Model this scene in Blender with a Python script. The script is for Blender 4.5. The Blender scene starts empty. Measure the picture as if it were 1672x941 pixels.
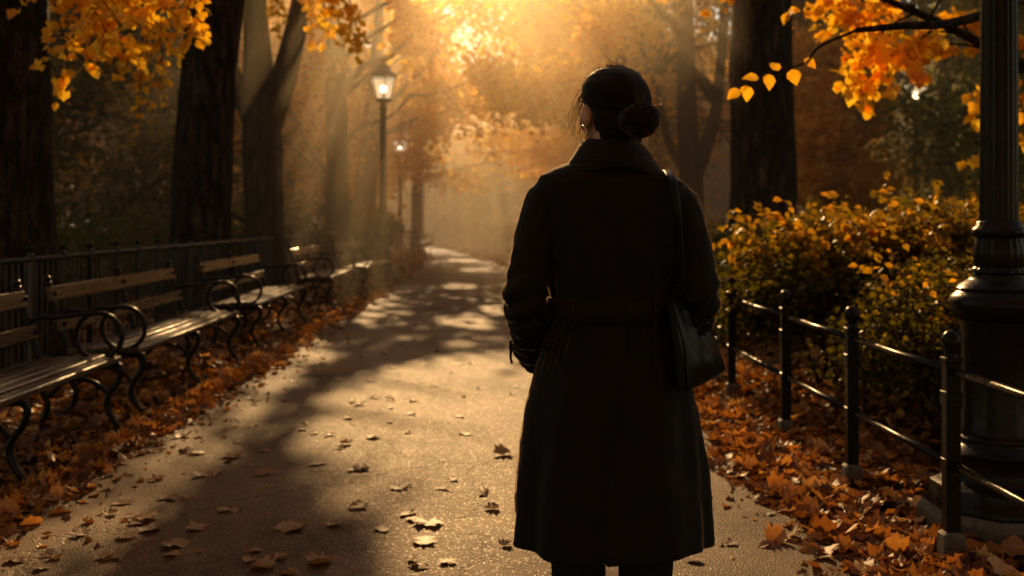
import bpy, math, random
import numpy as np
from mathutils import Vector, Matrix, noise

R = math.radians
RNG = np.random.default_rng(11)
rnd = random.Random(5)
SC = bpy.context.scene
COL = SC.collection

# sun: ahead of the camera, a little to the left, low
SUN_EL, SUN_AZ = R(21.5), R(-4.5)
SUN = np.array([math.sin(SUN_AZ)*math.cos(SUN_EL), math.cos(SUN_AZ)*math.cos(SUN_EL), math.sin(SUN_EL)])

# ------------------------------------------------------------------ helpers
class MB:
    """collects geometry for ONE mesh"""
    def __init__(s): s.v=[]; s.f=[]; s.n=0
    def add(s, vs, fs):
        vs=np.asarray(vs,float); s.v.append(vs)
        for f in fs: s.f.append([i+s.n for i in f])
        s.n+=len(vs)
    def box(s, c, size, rz=0.0, taper=1.0, bev=0.0):
        x,y,z=[q/2 for q in size]
        if bev>0:
            b=min(bev,x*.9,y*.9,z*.9)
            prof=[(-z,b),(-z+b,0),(z-b,0),(z,b)]
        else: prof=[(-z,0),(z,0)]
        V=[]
        for (zz,b2) in prof:
            t=1+(taper-1)*(zz+z)/(2*z)
            X,Y=(x-b2)*t,(y-b2)*t
            if bev>0:
                k=bev*.7
                V+= [(-X+k,-Y,zz),(X-k,-Y,zz),(X,-Y+k,zz),(X,Y-k,zz),(X-k,Y,zz),(-X+k,Y,zz),(-X,Y-k,zz),(-X,-Y+k,zz)]
            else: V+=[(-X,-Y,zz),(X,-Y,zz),(X,Y,zz),(-X,Y,zz)]
        m=8 if bev>0 else 4
        F=[list(range(m))[::-1]]
        for k in range(len(prof)-1):
            for i in range(m):
                j=(i+1)%m
                F.append([k*m+i,k*m+j,(k+1)*m+j,(k+1)*m+i])
        F.append([(len(prof)-1)*m+i for i in range(m)])
        V=np.array(V); ca,sa=math.cos(rz),math.sin(rz)
        V=np.stack([V[:,0]*ca-V[:,1]*sa,V[:,0]*sa+V[:,1]*ca,V[:,2]],1)+np.array(c)
        s.add(V,F)
    def tube(s, pts, rad, seg=8, cap=True, ell=None, up=None):
        """swept tube; ell=(a,b) makes an elliptic/flat bar section"""
        P=np.asarray(pts,float); n=len(P)
        rad=np.broadcast_to(np.asarray(rad,float),(n,))
        T=np.gradient(P,axis=0); T/= np.linalg.norm(T,axis=1,keepdims=True)+1e-12
        ref=np.array(up if up is not None else ([0,0,1] if abs(T[0][2])<.9 else [1,0,0]),float)
        V=[]; N=None
        ang=np.linspace(0,2*math.pi,seg,endpoint=False)+(math.pi/seg)
        a,b=ell if ell else (1,1)
        for i in range(n):
            if N is None or up is not None:
                N=ref-T[i]*ref.dot(T[i])
            else: N=N-T[i]*N.dot(T[i])
            N/=np.linalg.norm(N)+1e-12
            B=np.cross(T[i],N)
            V.append(P[i]+rad[i]*(np.cos(ang)[:,None]*N*a+np.sin(ang)[:,None]*B*b))
        V=np.concatenate(V)
        F=[]
        for k in range(n-1):
            for i in range(seg):
                j=(i+1)%seg
                F.append([k*seg+i,k*seg+j,(k+1)*seg+j,(k+1)*seg+i])
        if cap:
            F.append(list(range(seg))[::-1]); F.append([(n-1)*seg+i for i in range(seg)])
        s.add(V,F)
    def lathe(s, prof, seg=24, c=(0,0,0), rmod=None, rot=0.0):
        """prof: (r,z) bottom to top"""
        ang=np.linspace(0,2*math.pi,seg,endpoint=False)+rot
        V=[]
        for (r,z) in prof:
            rr=np.full(seg,r) if rmod is None else r*rmod(ang,z)
            V.append(np.stack([rr*np.cos(ang),rr*np.sin(ang),np.full(seg,z)],1))
        V=np.concatenate(V)+np.array(c); n=len(prof); F=[]
        for k in range(n-1):
            for i in range(seg):
                j=(i+1)%seg
                F.append([k*seg+i,k*seg+j,(k+1)*seg+j,(k+1)*seg+i])
        F.append(list(range(seg))[::-1]); F.append([(n-1)*seg+i for i in range(seg)])
        s.add(V,F)
    def ball(s, c, r, seg=12, rings=7, M=None):
        r=np.broadcast_to(np.asarray(r,float),(3,))
        V=[]
        for k in range(rings+1):
            t=math.pi*k/rings
            a=np.linspace(0,2*math.pi,seg,endpoint=False)
            V.append(np.stack([np.sin(t)*np.cos(a)*r[0],np.sin(t)*np.sin(a)*r[1],np.full(seg,-math.cos(t)*r[2])],1))
        V=np.concatenate(V)
        if M is not None: V=V@np.asarray(M).T
        V=V+np.array(c); F=[]
        for k in range(rings):
            for i in range(seg):
                j=(i+1)%seg
                F.append([k*seg+i,k*seg+j,(k+1)*seg+j,(k+1)*seg+i])
        s.add(V,F)
    def grid(s, V, nu, nv, closed_u=False):
        F=[]
        for k in range(nv-1):
            for i in range(nu if closed_u else nu-1):
                j=(i+1)%nu
                F.append([k*nu+i,k*nu+j,(k+1)*nu+j,(k+1)*nu+i])
        s.add(V,F)
    def build(s, name, mat, parent=None, smooth=True, auto=None):
        me=bpy.data.meshes.new(name)
        V=np.concatenate(s.v) if s.v else np.zeros((0,3))
        me.from_pydata(V.tolist(),[],s.f); me.validate()
        o=bpy.data.objects.new(name,me); COL.objects.link(o)
        if smooth: me.polygons.foreach_set('use_smooth',[True]*len(me.polygons))
        if auto is not None and smooth: me.set_sharp_from_angle(angle=R(auto))
        if mat: me.materials.append(mat)
        if parent is not None: o.parent=parent
        return o

def tag(o,label=None,cat=None,group=None,kind=None):
    if label: o['label']=label
    if cat: o['category']=cat
    if group: o['group']=group
    if kind: o['kind']=kind
    return o

def thing(name,label,cat,loc=(0,0,0),rz=0.0,group=None):
    o=bpy.data.objects.new(name,None); COL.objects.link(o)
    o.location=loc; o.rotation_euler=(0,0,rz); o.empty_display_size=.2
    return tag(o,label,cat,group)

def dup(root,loc,rz,label=None,group=None,scale=None):
    r=root.copy(); COL.objects.link(r); r.location=loc; r.rotation_euler=(0,0,rz)
    if scale: r.scale=(scale,)*3
    if label: r['label']=label
    if group: r['group']=group
    for ch in list(root.children):
        c=ch.copy(); COL.objects.link(c); c.parent=r
        for g in list(ch.children):
            d=g.copy(); COL.objects.link(d); d.parent=c
    return r

def catmull(pts,n=8):
    P=[np.asarray(p,float) for p in pts]; P=[2*P[0]-P[1]]+P+[2*P[-1]-P[-2]]; out=[]
    for i in range(1,len(P)-2):
        for k in range(n):
            t=k/n
            out.append(.5*((2*P[i])+(-P[i-1]+P[i+1])*t+(2*P[i-1]-5*P[i]+4*P[i+1]-P[i+2])*t*t+(-P[i-1]+3*P[i]-3*P[i+1]+P[i+2])*t**3))
    out.append(P[-2]); return np.array(out)

# ------------------------------------------------------------------ materials
def newmat(name):
    m=bpy.data.materials.new(name); m.use_nodes=True
    nt=m.node_tree; nt.nodes.clear()
    out=nt.nodes.new('ShaderNodeOutputMaterial')
    return m,nt,out
def N(nt,typ,**kw):
    n=nt.nodes.new(typ)
    for k,v in kw.items():
        if k.startswith('i_'):
            n.inputs[k[2:].replace('_',' ')].default_value=v
        else: setattr(n,k,v)
    return n
def ramp(nt,fac,stops,interp='LINEAR'):
    r=nt.nodes.new('ShaderNodeValToRGB'); r.color_ramp.interpolation=interp
    e=r.color_ramp.elements
    while len(e)<len(stops): e.new(.5)
    for q,(p,c) in zip(e,stops):
        q.position=p; q.color=(*c,1) if len(c)==3 else c
    nt.links.new(fac,r.inputs[0]); return r
def noise_tex(nt,scale,detail=4,rough=.55,coord=None,mapscale=None):
    tc=nt.nodes.new('ShaderNodeTexCoord')
    src=tc.outputs[coord or 'Object']
    if mapscale:
        mp=nt.nodes.new('ShaderNodeMapping'); mp.inputs['Scale'].default_value=mapscale
        nt.links.new(src,mp.inputs[0]); src=mp.outputs[0]
    n=nt.nodes.new('ShaderNodeTexNoise'); n.inputs['Scale'].default_value=scale
    n.inputs['Detail'].default_value=detail; n.inputs['Roughness'].default_value=rough
    nt.links.new(src,n.inputs['Vector']); return n
def bump(nt,h,strength=.4,dist=.01,prev=None):
    b=nt.nodes.new('ShaderNodeBump'); b.inputs['Strength'].default_value=strength; b.inputs['Distance'].default_value=dist
    nt.links.new(h,b.inputs['Height'])
    if prev is not None: nt.links.new(prev,b.inputs['Normal'])
    return b.outputs[0]

def m_simple(name,c1,c2,rough,scale=20,metal=0,spec=.5,bstr=.2,bdist=.003,mapscale=None,rough2=None,sheen=0,coat=0):
    m,nt,out=newmat(name); L=nt.links.new
    p=nt.nodes.new('ShaderNodeBsdfPrincipled')
    n=noise_tex(nt,scale,5,.6,mapscale=mapscale)
    r=ramp(nt,n.outputs[0],[(.3,c1),(.7,c2)]); L(r.outputs[0],p.inputs['Base Color'])
    if rough2 is not None:
        q=nt.nodes.new('ShaderNodeMapRange'); q.inputs[1].default_value=.3; q.inputs[2].default_value=.7
        q.inputs[3].default_value=rough; q.inputs[4].default_value=rough2
        L(n.outputs[0],q.inputs[0]); L(q.outputs[0],p.inputs['Roughness'])
    else: p.inputs['Roughness'].default_value=rough
    p.inputs['Metallic'].default_value=metal; p.inputs['Specular IOR Level'].default_value=spec
    if sheen:
        p.inputs['Sheen Weight'].default_value=sheen; p.inputs['Sheen Roughness'].default_value=.4
    if coat: p.inputs['Coat Weight'].default_value=coat; p.inputs['Coat Roughness'].default_value=.15
    if bstr: L(bump(nt,n.outputs[0],bstr,bdist),p.inputs['Normal'])
    L(p.outputs[0],out.inputs[0]); return m

def m_leaf(name,stops,trans=.5,rough=.45,spec=.35,tcol=None):
    """tint attribute drives the colour; light passes through the blade"""
    m,nt,out=newmat(name); L=nt.links.new
    a=N(nt,'ShaderNodeAttribute',attribute_name='tint')
    r=ramp(nt,a.outputs['Fac'],stops)
    n=noise_tex(nt,45,3,.6)
    mx=N(nt,'ShaderNodeMixRGB',blend_type='MULTIPLY'); mx.inputs[0].default_value=.55
    rr=ramp(nt,n.outputs[0],[(.3,(.45,.4,.35)),(.65,(1.1,1.1,1.1))])
    L(r.outputs[0],mx.inputs[1]); L(rr.outputs[0],mx.inputs[2])
    p=nt.nodes.new('ShaderNodeBsdfPrincipled'); L(mx.outputs[0],p.inputs['Base Color'])
    p.inputs['Roughness'].default_value=rough; p.inputs['Specular IOR Level'].default_value=spec
    t=nt.nodes.new('ShaderNodeBsdfTranslucent')
    br=N(nt,'ShaderNodeMixRGB',blend_type='MULTIPLY'); br.inputs[0].default_value=1; br.inputs[2].default_value=(*(tcol or (2.1,1.75,.6)),1)
    L(mx.outputs[0],br.inputs[1]); L(br.outputs[0],t.inputs[0])
    ms=nt.nodes.new('ShaderNodeMixShader'); ms.inputs[0].default_value=trans
    L(p.outputs[0],ms.inputs[1]); L(t.outputs[0],ms.inputs[2]); L(ms.outputs[0],out.inputs[0])
    return m

GOLD=[(0,(.34,.155,.016)),(.35,(.53,.305,.028)),(.7,(.66,.47,.043)),(1,(.64,.53,.09))]
M={}
M['leaf_gold']=m_leaf('golden_foliage',GOLD,.66,tcol=(2.5,2.05,.6))
M['leaf_amber']=m_leaf('amber_foliage',[(0,(.24,.12,.02)),(.4,(.42,.24,.028)),(.75,(.54,.34,.035)),(1,(.52,.40,.06))],.62,tcol=(2.4,1.9,.6))
M['leaf_green']=m_leaf('green_foliage',[(0,(.030,.042,.016)),(.5,(.065,.08,.022)),(.8,(.16,.14,.03)),(1,(.46,.27,.035))],.5,.4,.35,(2.6,2.2,.8))
M['leaf_olive']=m_leaf('olive_foliage',[(0,(.09,.10,.04)),(.5,(.19,.20,.065)),(.8,(.34,.28,.07)),(1,(.54,.38,.06))],.55,.5,.25,(2.1,2.0,1.1))
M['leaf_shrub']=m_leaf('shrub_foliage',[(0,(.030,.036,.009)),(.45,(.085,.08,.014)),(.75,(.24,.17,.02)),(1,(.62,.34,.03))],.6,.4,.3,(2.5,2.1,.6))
M['leaf_litter']=m_leaf('fallen_leaf',[(0,(.08,.036,.015)),(.4,(.28,.13,.036)),(.75,(.56,.28,.065)),(1,(.60,.40,.18))],.35,.5,.4,(1.7,1.25,.6))
M['leaf_path']=m_leaf('path_leaf',[(0,(.13,.06,.025)),(.45,(.28,.145,.058)),(1,(.42,.26,.115))],.35,.5,.4,(1.4,1.2,.8))

def m_bark():
    m,nt,out=newmat('bark'); L=nt.links.new
    p=nt.nodes.new('ShaderNodeBsdfPrincipled')
    n=noise_tex(nt,5.5,8,.65,mapscale=(2.4,2.4,.32))
    n2=noise_tex(nt,30,5,.6,mapscale=(1,1,.4))
    r=ramp(nt,n.outputs[0],[(.32,(.018,.012,.009)),(.5,(.055,.038,.027)),(.7,(.11,.080,.058))])
    L(r.outputs[0],p.inputs['Base Color']); p.inputs['Roughness'].default_value=.9; p.inputs['Specular IOR Level'].default_value=.2
    tc=nt.nodes.new('ShaderNodeTexCoord'); mp=nt.nodes.new('ShaderNodeMapping'); mp.inputs['Scale'].default_value=(9,9,1.7)
    ad=N(nt,'ShaderNodeVectorMath',operation='MULTIPLY_ADD'); ad.inputs[1].default_value=(.22,.22,.3); L(n2.outputs['Color'],ad.inputs[0]); L(tc.outputs['Object'],ad.inputs[2]); L(ad.outputs[0],mp.inputs[0])
    vo=nt.nodes.new('ShaderNodeTexVoronoi'); vo.feature='DISTANCE_TO_EDGE'; vo.inputs['Scale'].default_value=1; L(mp.outputs[0],vo.inputs['Vector'])
    fr=ramp(nt,vo.outputs['Distance'],[(0,(.25,.25,.25)),(.18,(.8,.8,.8)),(.5,(1.25,1.2,1.15))])
    mm=N(nt,'ShaderNodeMixRGB',blend_type='MULTIPLY'); mm.inputs[0].default_value=1; L(r.outputs[0],mm.inputs[1]); L(fr.outputs[0],mm.inputs[2]); L(mm.outputs[0],p.inputs['Base Color'])
    b=bump(nt,n.outputs[0],.6,.06); b=bump(nt,fr.outputs[0],.9,.05,b); b=bump(nt,n2.outputs[0],.5,.015,b)
    L(b,p.inputs['Normal']); L(p.outputs[0],out.inputs[0]); return m
M['bark']=m_bark()
M['iron']=m_simple('black_painted_iron',(.008,.008,.008),(.012,.011,.011),.2,60,0,.14,.35,.0025,rough2=.4)
M['iron_dull']=m_simple('weathered_iron',(.012,.011,.010),(.035,.028,.022),.35,40,0,.5,.35,.003,rough2=.6)
M['wood']=m_simple('varnished_slat',(.014,.008,.005),(.065,.037,.021),.18,7,0,.5,.4,.003,mapscale=(.7,14,14),rough2=.42)
M['stone']=m_simple('granite',(.04,.035,.03),(.11,.10,.085),.7,35,0,.4,.5,.004)
M['gold']=m_simple('gold_metal',(.75,.48,.2),(.8,.55,.25),.2,30,1,.5,0)
M['skin']=m_simple('skin',(.42,.25,.17),(.50,.31,.22),.45,25,0,.4,.1,.001)
M['hair']=m_simple('dark_hair',(.004,.003,.002),(.011,.006,.004),.62,150,0,.14,.7,.003,mapscale=(1,1,.12),sheen=.12)
M['hair_lock']=m_simple('dark_hair_lock',(.004,.003,.002),(.011,.006,.004),.5,150,0,.22,.7,.003,mapscale=(1,1,.12))
M['strand']=m_simple('backlit_hair_strand',(.13,.065,.03),(.2,.10,.05),.3,60,0,.5,0)  # lighter than the rest of the hair: backlit glow put into the colour
M['leather']=m_simple('black_leather',(.005,.005,.005),(.007,.007,.007),.36,220,0,.12,.25,.0015,rough2=.4)
M['boot']=m_simple('boot_leather',(.008,.007,.006),(.016,.014,.012),.35,90,0,.5,.2,.001)
M['eye']=m_simple('eye_white',(.7,.68,.65),(.75,.72,.7),.2,10,0,.5,0)

def m_cloth(name,c1,c2,sheen):
    m,nt,out=newmat(name); L=nt.links.new
    p=nt.nodes.new('ShaderNodeBsdfPrincipled')
    n=noise_tex(nt,260,3,.7); n2=noise_tex(nt,7,4,.6,mapscale=(1,1,.5))
    r=ramp(nt,n2.outputs[0],[(.3,c1),(.7,c2)]); L(r.outputs[0],p.inputs['Base Color'])
    p.inputs['Roughness'].default_value=.85; p.inputs['Specular IOR Level'].default_value=.25
    p.inputs['Sheen Weight'].default_value=sheen; p.inputs['Sheen Roughness'].default_value=.22
    p.inputs['Sheen Tint'].default_value=(.9,.75,.6,1)
    b=bump(nt,n2.outputs[0],.35,.02); b=bump(nt,n.outputs[0],.35,.0012,b)
    L(b,p.inputs['Normal']); L(p.outputs[0],out.inputs[0]); return m
M['wool']=m_cloth('black_wool',(.0032,.0034,.0037),(.0058,.0060,.0064),.7)
M['nap']=m_leaf('rim_light_nap',[(0,(.60,.42,.27)),(1,(.78,.58,.38))],.6,.6,.2,(1,1,1))  # far paler than the black wool: rim light put into the fibre colour
M['trouser']=m_cloth('black_trouser_cloth',(.004,.004,.004),(.007,.006,.006),.03)

def m_asphalt():
    m,nt,out=newmat('asphalt'); L=nt.links.new
    p=nt.nodes.new('ShaderNodeBsdfPrincipled')
    big=noise_tex(nt,.9,6,.6); mid=noise_tex(nt,14,4,.6); fine=noise_tex(nt,170,3,.7)
    vo=nt.nodes.new('ShaderNodeTexVoronoi'); vo.inputs['Scale'].default_value=95
    tc=nt.nodes.new('ShaderNodeTexCoord'); L(tc.outputs['Object'],vo.inputs['Vector'])
    r1=ramp(nt,big.outputs[0],[(.3,(.044,.024,.012)),(.7,(.100,.056,.028))])
    r2=ramp(nt,fine.outputs[0],[(.3,(.3,.3,.3)),(.62,(1.2,1.15,1.1)),(.75,(2.2,2.0,1.8))])
    mx=N(nt,'ShaderNodeMixRGB',blend_type='MULTIPLY'); mx.inputs[0].default_value=.8
    L(r1.outputs[0],mx.inputs[1]); L(r2.outputs[0],mx.inputs[2])
    r3=ramp(nt,mid.outputs[0],[(.35,(.7,.68,.66)),(.65,(1.1,1.1,1.1))])
    m2=N(nt,'ShaderNodeMixRGB',blend_type='MULTIPLY'); m2.inputs[0].default_value=.7
    L(mx.outputs[0],m2.inputs[1]); L(r3.outputs[0],m2.inputs[2])
    L(m2.outputs[0],p.inputs['Base Color'])
    v2=nt.nodes.new('ShaderNodeTexVoronoi'); v2.inputs['Scale'].default_value=130; L(tc.outputs['Object'],v2.inputs['Vector'])
    sp=nt.nodes.new('ShaderNodeSeparateColor'); L(v2.outputs['Color'],sp.inputs[0])      # single stone chips: some worn bright and slick
    q=nt.nodes.new('ShaderNodeMapRange'); q.inputs[1].default_value=.80; q.inputs[2].default_value=1; q.inputs[3].default_value=.66; q.inputs[4].default_value=.42
    L(sp.outputs[0],q.inputs[0]); L(q.outputs[0],p.inputs['Roughness'])
    chip=ramp(nt,sp.outputs[1],[(0,(.55,.55,.55)),(.75,(1,1,1)),(.9,(1.6,1.5,1.4)),(1,(2.6,2.4,2.1))])
    m3=N(nt,'ShaderNodeMixRGB',blend_type='MULTIPLY'); m3.inputs[0].default_value=1; L(m2.outputs[0],m3.inputs[1]); L(chip.outputs[0],m3.inputs[2]); L(m3.outputs[0],p.inputs['Base Color'])
    p.inputs['Specular IOR Level'].default_value=.48; p.inputs['Specular Tint'].default_value=(1,.70,.38,1)
    # hairline cracks
    wv=nt.nodes.new('ShaderNodeTexVoronoi'); wv.feature='DISTANCE_TO_EDGE'; wv.inputs['Scale'].default_value=.55
    dn=noise_tex(nt,2.2,5,.7); ad=N(nt,'ShaderNodeVectorMath',operation='MULTIPLY_ADD'); ad.inputs[1].default_value=(.5,.5,.5); L(dn.outputs['Color'],ad.inputs[0]); L(tc.outputs['Object'],ad.inputs[2]); L(ad.outputs[0],wv.inputs['Vector'])
    cr=ramp(nt,wv.outputs['Distance'],[(0,(0,0,0)),(.012,(1,1,1))])
    m4=N(nt,'ShaderNodeMixRGB',blend_type='MULTIPLY'); m4.inputs[0].default_value=.75; stn=noise_tex(nt,.55,7,.68); st=ramp(nt,stn.outputs[0],[(.38,(.50,.47,.45)),(.52,(1,1,1)),(.66,(1.25,1.2,1.15))]); m5=N(nt,'ShaderNodeMixRGB',blend_type='MULTIPLY'); m5.inputs[0].default_value=.9; L(m3.outputs[0],m5.inputs[1]); L(st.outputs[0],m5.inputs[2]); L(m5.outputs[0],m4.inputs[1])
    sm=N(nt,'ShaderNodeMath',operation='MULTIPLY'); sm.inputs[1].default_value=.5; L(st.outputs[0],sm.inputs[0]); L(sm.outputs[0],p.inputs['Specular IOR Level']); L(cr.outputs[0],m4.inputs[2]); L(m4.outputs[0],p.inputs['Base Color'])
    b=bump(nt,v2.outputs['Distance'],.6,.0035); b=bump(nt,fine.outputs[0],.35,.002,b); b=bump(nt,mid.outputs[0],.25,.006,b); b=bump(nt,cr.outputs[0],.5,.006,b)
    L(b,p.inputs['Normal']); L(p.outputs[0],out.inputs[0]); return m
M['asphalt']=m_asphalt()
M['soil']=m_simple('leafy_soil',(.020,.013,.008),(.075,.042,.020),.9,9,0,.2,.8,.04)

m,nt,out=newmat('lantern_glass'); g=nt.nodes.new('ShaderNodeBsdfPrincipled')
g.inputs['Base Color'].default_value=(.95,.88,.75,1); g.inputs['Roughness'].default_value=.35; g.inputs['Transmission Weight'].default_value=.75; g.inputs['IOR'].default_value=1.1; g.inputs['Emission Color'].default_value=(1,.74,.42,1); g.inputs['Emission Strength'].default_value=.35
n=noise_tex(nt,20); nt.links.new(bump(nt,n.outputs[0],.1,.002),g.inputs['Normal'])
nt.links.new(g.outputs[0],out.inputs[0]); M['glass']=m
m,nt,out=newmat('lit_bulb'); e=nt.nodes.new('ShaderNodeEmission'); e.inputs[0].default_value=(1,.72,.38,1); e.inputs[1].default_value=14
nt.links.new(e.outputs[0],out.inputs[0]); M['bulb']=m

# ------------------------------------------------------------------ leaves
def maple(curl,fold,seed):
    r=random.Random(seed); lob=[]
    half=[(0,0),(.10,.06),(.30,.0),(.34,.18),(.52,.30),(.42,.44),(.46,.64),(.27,.62),(.20,.80),(.08,.86),(0,1.0)]
    pts=half+[(-x,y) for x,y in half[-2:0:-1]]
    V=[(0,.38,0)]
    for x,y in pts:
        x*=1+r.uniform(-.22,.22); y+=r.uniform(-.06,.06)
        z=fold*abs(x)+curl*((y-.38)**2+x*x)+r.uniform(-.09,.09)
        V.append((x,y-.38+.38,z))
    V=np.array(V); V[:,1]-=.4
    n=len(pts); F=[(0,1+i,1+(i+1)%n) for i in range(n)]
    # stalk
    b=len(V); V=np.concatenate([V,[[-.018,-.4,0],[.018,-.4,0],[.05,-.75,.08]]]); F.append((b,b+1,b+2))
    return V,np.array(F)
def blade(fold=.25,w=.34,curl=-.25):
    V=np.array([(0,0,0),(w*.8,.3,0),(w,.55,0),(0,1,0),(-w,.55,0),(-w*.8,.3,0),(0,.45,0)],float)
    V[:,2]=fold*np.abs(V[:,0])+curl*V[:,1]**2
    F=np.array([(6,0,1),(6,1,2),(6,2,3),(6,3,4),(6,4,5),(6,5,0)]); return V,F
def oval(curl,fold,w,seed):
    r=random.Random(seed); o=[(0,-.5),(w*.6,-.3),(w,0),(w*.8,.28),(w*.3,.5),(0,.62)]; o=o+[(-x*r.uniform(.8,1.1),y) for x,y in o[-2:0:-1]]
    V=np.array([(0,.05,0)]+[(x,y,fold*abs(x)+curl*y*y+r.uniform(-.06,.06)) for x,y in o]); n=len(o)
    return V,np.array([(0,1+i,1+(i+1)%n) for i in range(n)])
MAPLES=[maple(c,f,s) for c,f,s in ((.35,.25,1),(-.45,.3,2),(.7,-.1,3),(-.2,.55,4),(.15,.1,5),(.9,.4,6))]+[oval(.5,.35,.30,1),oval(-.5,.6,.24,2)]
BLADE=blade(); BLADE_S=(np.array([(0,0,0),(.3,.5,.06),(0,1,-.15),(-.3,.5,.06)],float),np.array([(0,1,2),(0,2,3)]))
TURN=(np.array([(0,0,0),(.34,.18,.05),(.42,.5,.09),(.2,.8,-.02),(0,1,-.16),(-.2,.8,-.02),(-.42,.5,.09),(-.34,.18,.05),(0,.5,0)],float),
      np.array([(8,i,(i+1)%8) for i in range(8)]))

def frames(nrm,axis):
    """orthonormal frames: column z = nrm, y ~ axis"""
    nrm=nrm/np.linalg.norm(nrm,axis=1,keepdims=True)
    y=axis-nrm*np.sum(axis*nrm,1,keepdims=True); y/=np.linalg.norm(y,axis=1,keepdims=True)+1e-9
    x=np.cross(y,nrm); return np.stack([x,y,nrm],2)

class Leaves:
    def __init__(s): s.V=[];s.F=[];s.T=[];s.n=0
    def add(s,P,Mx,size,tpl,tint):
        V,F=tpl; n=len(P)
        if n==0: return
        W=np.einsum('nij,kj->nki',Mx,V)*np.broadcast_to(size,(n,))[:,None,None]+P[:,None,:]
        k=len(V)
        s.V.append(W.reshape(-1,3)); s.F.append((F[None]+ (s.n+np.arange(n)*k)[:,None,None]).reshape(-1,3))
        s.T.append(np.repeat(tint,k)); s.n+=n*k
    def build(s,name,mat,parent=None):
        me=bpy.data.meshes.new(name)
        V=np.concatenate(s.V).astype(np.float32); F=np.concatenate(s.F).astype(np.int32); T=np.concatenate(s.T).astype(np.float32)
        me.vertices.add(len(V)); me.vertices.foreach_set('co',V.ravel())
        me.loops.add(F.size); me.loops.foreach_set('vertex_index',F.ravel())
        me.polygons.add(len(F)); me.polygons.foreach_set('loop_start',np.arange(0,F.size,3,dtype=np.int32))
        a=me.attributes.new('tint','FLOAT','POINT'); a.data.foreach_set('value',T)
        me.update(calc_edges=True); me.materials.append(mat)
        o=bpy.data.objects.new(name,me); COL.objects.link(o)
        if parent is not None: o.parent=parent
        return o

# places the sun reaches: no twig with leaves is left across these rays  (x,y,z,radius)
LIT=[(-.35,6.5,0,.85),(-.2,7.6,0,.6),(-.2,8.6,0,.35),(-.5,12.6,0,.35),(-.2,14,0,.3),(-1.0,19,0,.35),(-.9,25,0,.4),(-1.5,31,0,.5),
     (.2,2.8,1.45,.36),(.0,2.8,1.1,.22),(-2.4,7.4,.5,.75),(-2.35,6.6,.5,.6),(-2.6,10.8,.6,.8),(-2.25,5.2,.45,.6),(-2.5,9.2,.5,.7),(-3.5,10,1,.6),(-2.5,14.5,.5,.7),(-2.05,6.7,0,.3),(-2.1,9.0,0,.4),
     (1.5,5.0,0,1.0),(1.5,6.6,0,1.0),(1.5,8.5,0,.8),(1.6,5.0,.8,.3),(1.6,7.0,.8,.3),(2.2,7.4,1.25,1.0),(3.0,6.9,1.35,.9),(1.85,4.2,1.0,.3),
     (.9,4.3,0,.4),(-.2,4.1,0,.25),(-2.9,7.1,2.5,.95),(2.8,8,2.6,1.1),(1.2,5,1.9,.4),(-2.6,16.5,.5,.7)]
def carve(P,f=1.0):
    keep=np.ones(len(P),bool)
    for (x,y,z,r) in LIT:
        d=P-np.array([x,y,z]); s=d@SUN
        dist=np.linalg.norm(d-s[:,None]*SUN,axis=1)
        keep&=~((dist<f*r*(1+.008*s))&(s>.9+r))
    return keep

def leaf_cloud(Lv,tips,per,spread,size,tpl,origin=(0,0,0),tint=(.0,1.0),droop=.5,do_carve=True,rng=RNG,keep=.13):
    tips=np.asarray(tips,float)
    if len(tips)==0: return
    P=np.repeat(tips,per,0)
    cl=np.repeat(rng.uniform(-.25,.25,len(tips)),per)
    P=P+rng.normal(0,1,P.shape)*np.array(spread)
    if do_carve:
        k=carve(P+np.array(origin))|(rng.random(len(P))<keep); P=P[k]; cl=cl[k]
    n=len(P)
    if n==0: return
    nr=np.stack([rng.normal(0,.6,n),rng.normal(0,.85,n),np.full(n,.6)],1)
    a=rng.uniform(0,2*math.pi,n); ax=np.stack([np.cos(a),np.sin(a),-droop+rng.normal(0,.35,n)],1)
    t=np.clip(rng.uniform(tint[0],tint[1],n)+cl,0,1)
    Lv.add(P,frames(nr,ax),size*rng.uniform(.65,1.25,n),tpl,t)

# ------------------------------------------------------------------ trees
def rough_tube(mb,pts,rad,seg=20,amp=.06,flare=0.0,seed=0):
    """trunk with ridged, uneven surface"""
    P=np.asarray(pts,float); n=len(P); T=np.gradient(P,axis=0); T/=np.linalg.norm(T,axis=1,keepdims=True)
    ang=np.linspace(0,2*math.pi,seg,endpoint=False); V=[]
    for i in range(n):
        X=np.array([1,0,0])-T[i]*T[i][0]; X/=np.linalg.norm(X); Y=np.cross(T[i],X)
        for a in ang:
            q=noise.noise(Vector((math.cos(a)*2.2+seed,math.sin(a)*2.2,P[i][2]*.55)))
            q2=noise.noise(Vector((math.cos(a)*7+seed,math.sin(a)*7,P[i][2]*1.3)))
            r=rad[i]*(1+amp*1.3*q+amp*.9*q2)
            if flare: r*=1+flare*math.exp(-P[i][2]*2.6)*(1+.5*math.sin(a*5+seed))
            V.append(P[i]+r*(math.cos(a)*X+math.sin(a)*Y))
    V=np.array(V); F=[]
    for k in range(n-1):
        for i in range(seg):
            j=(i+1)%seg; F.append([k*seg+i,k*seg+j,(k+1)*seg+j,(k+1)*seg+i])
    F.append([(n-1)*seg+i for i in range(seg)])
    mb.add(V,F)

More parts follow.
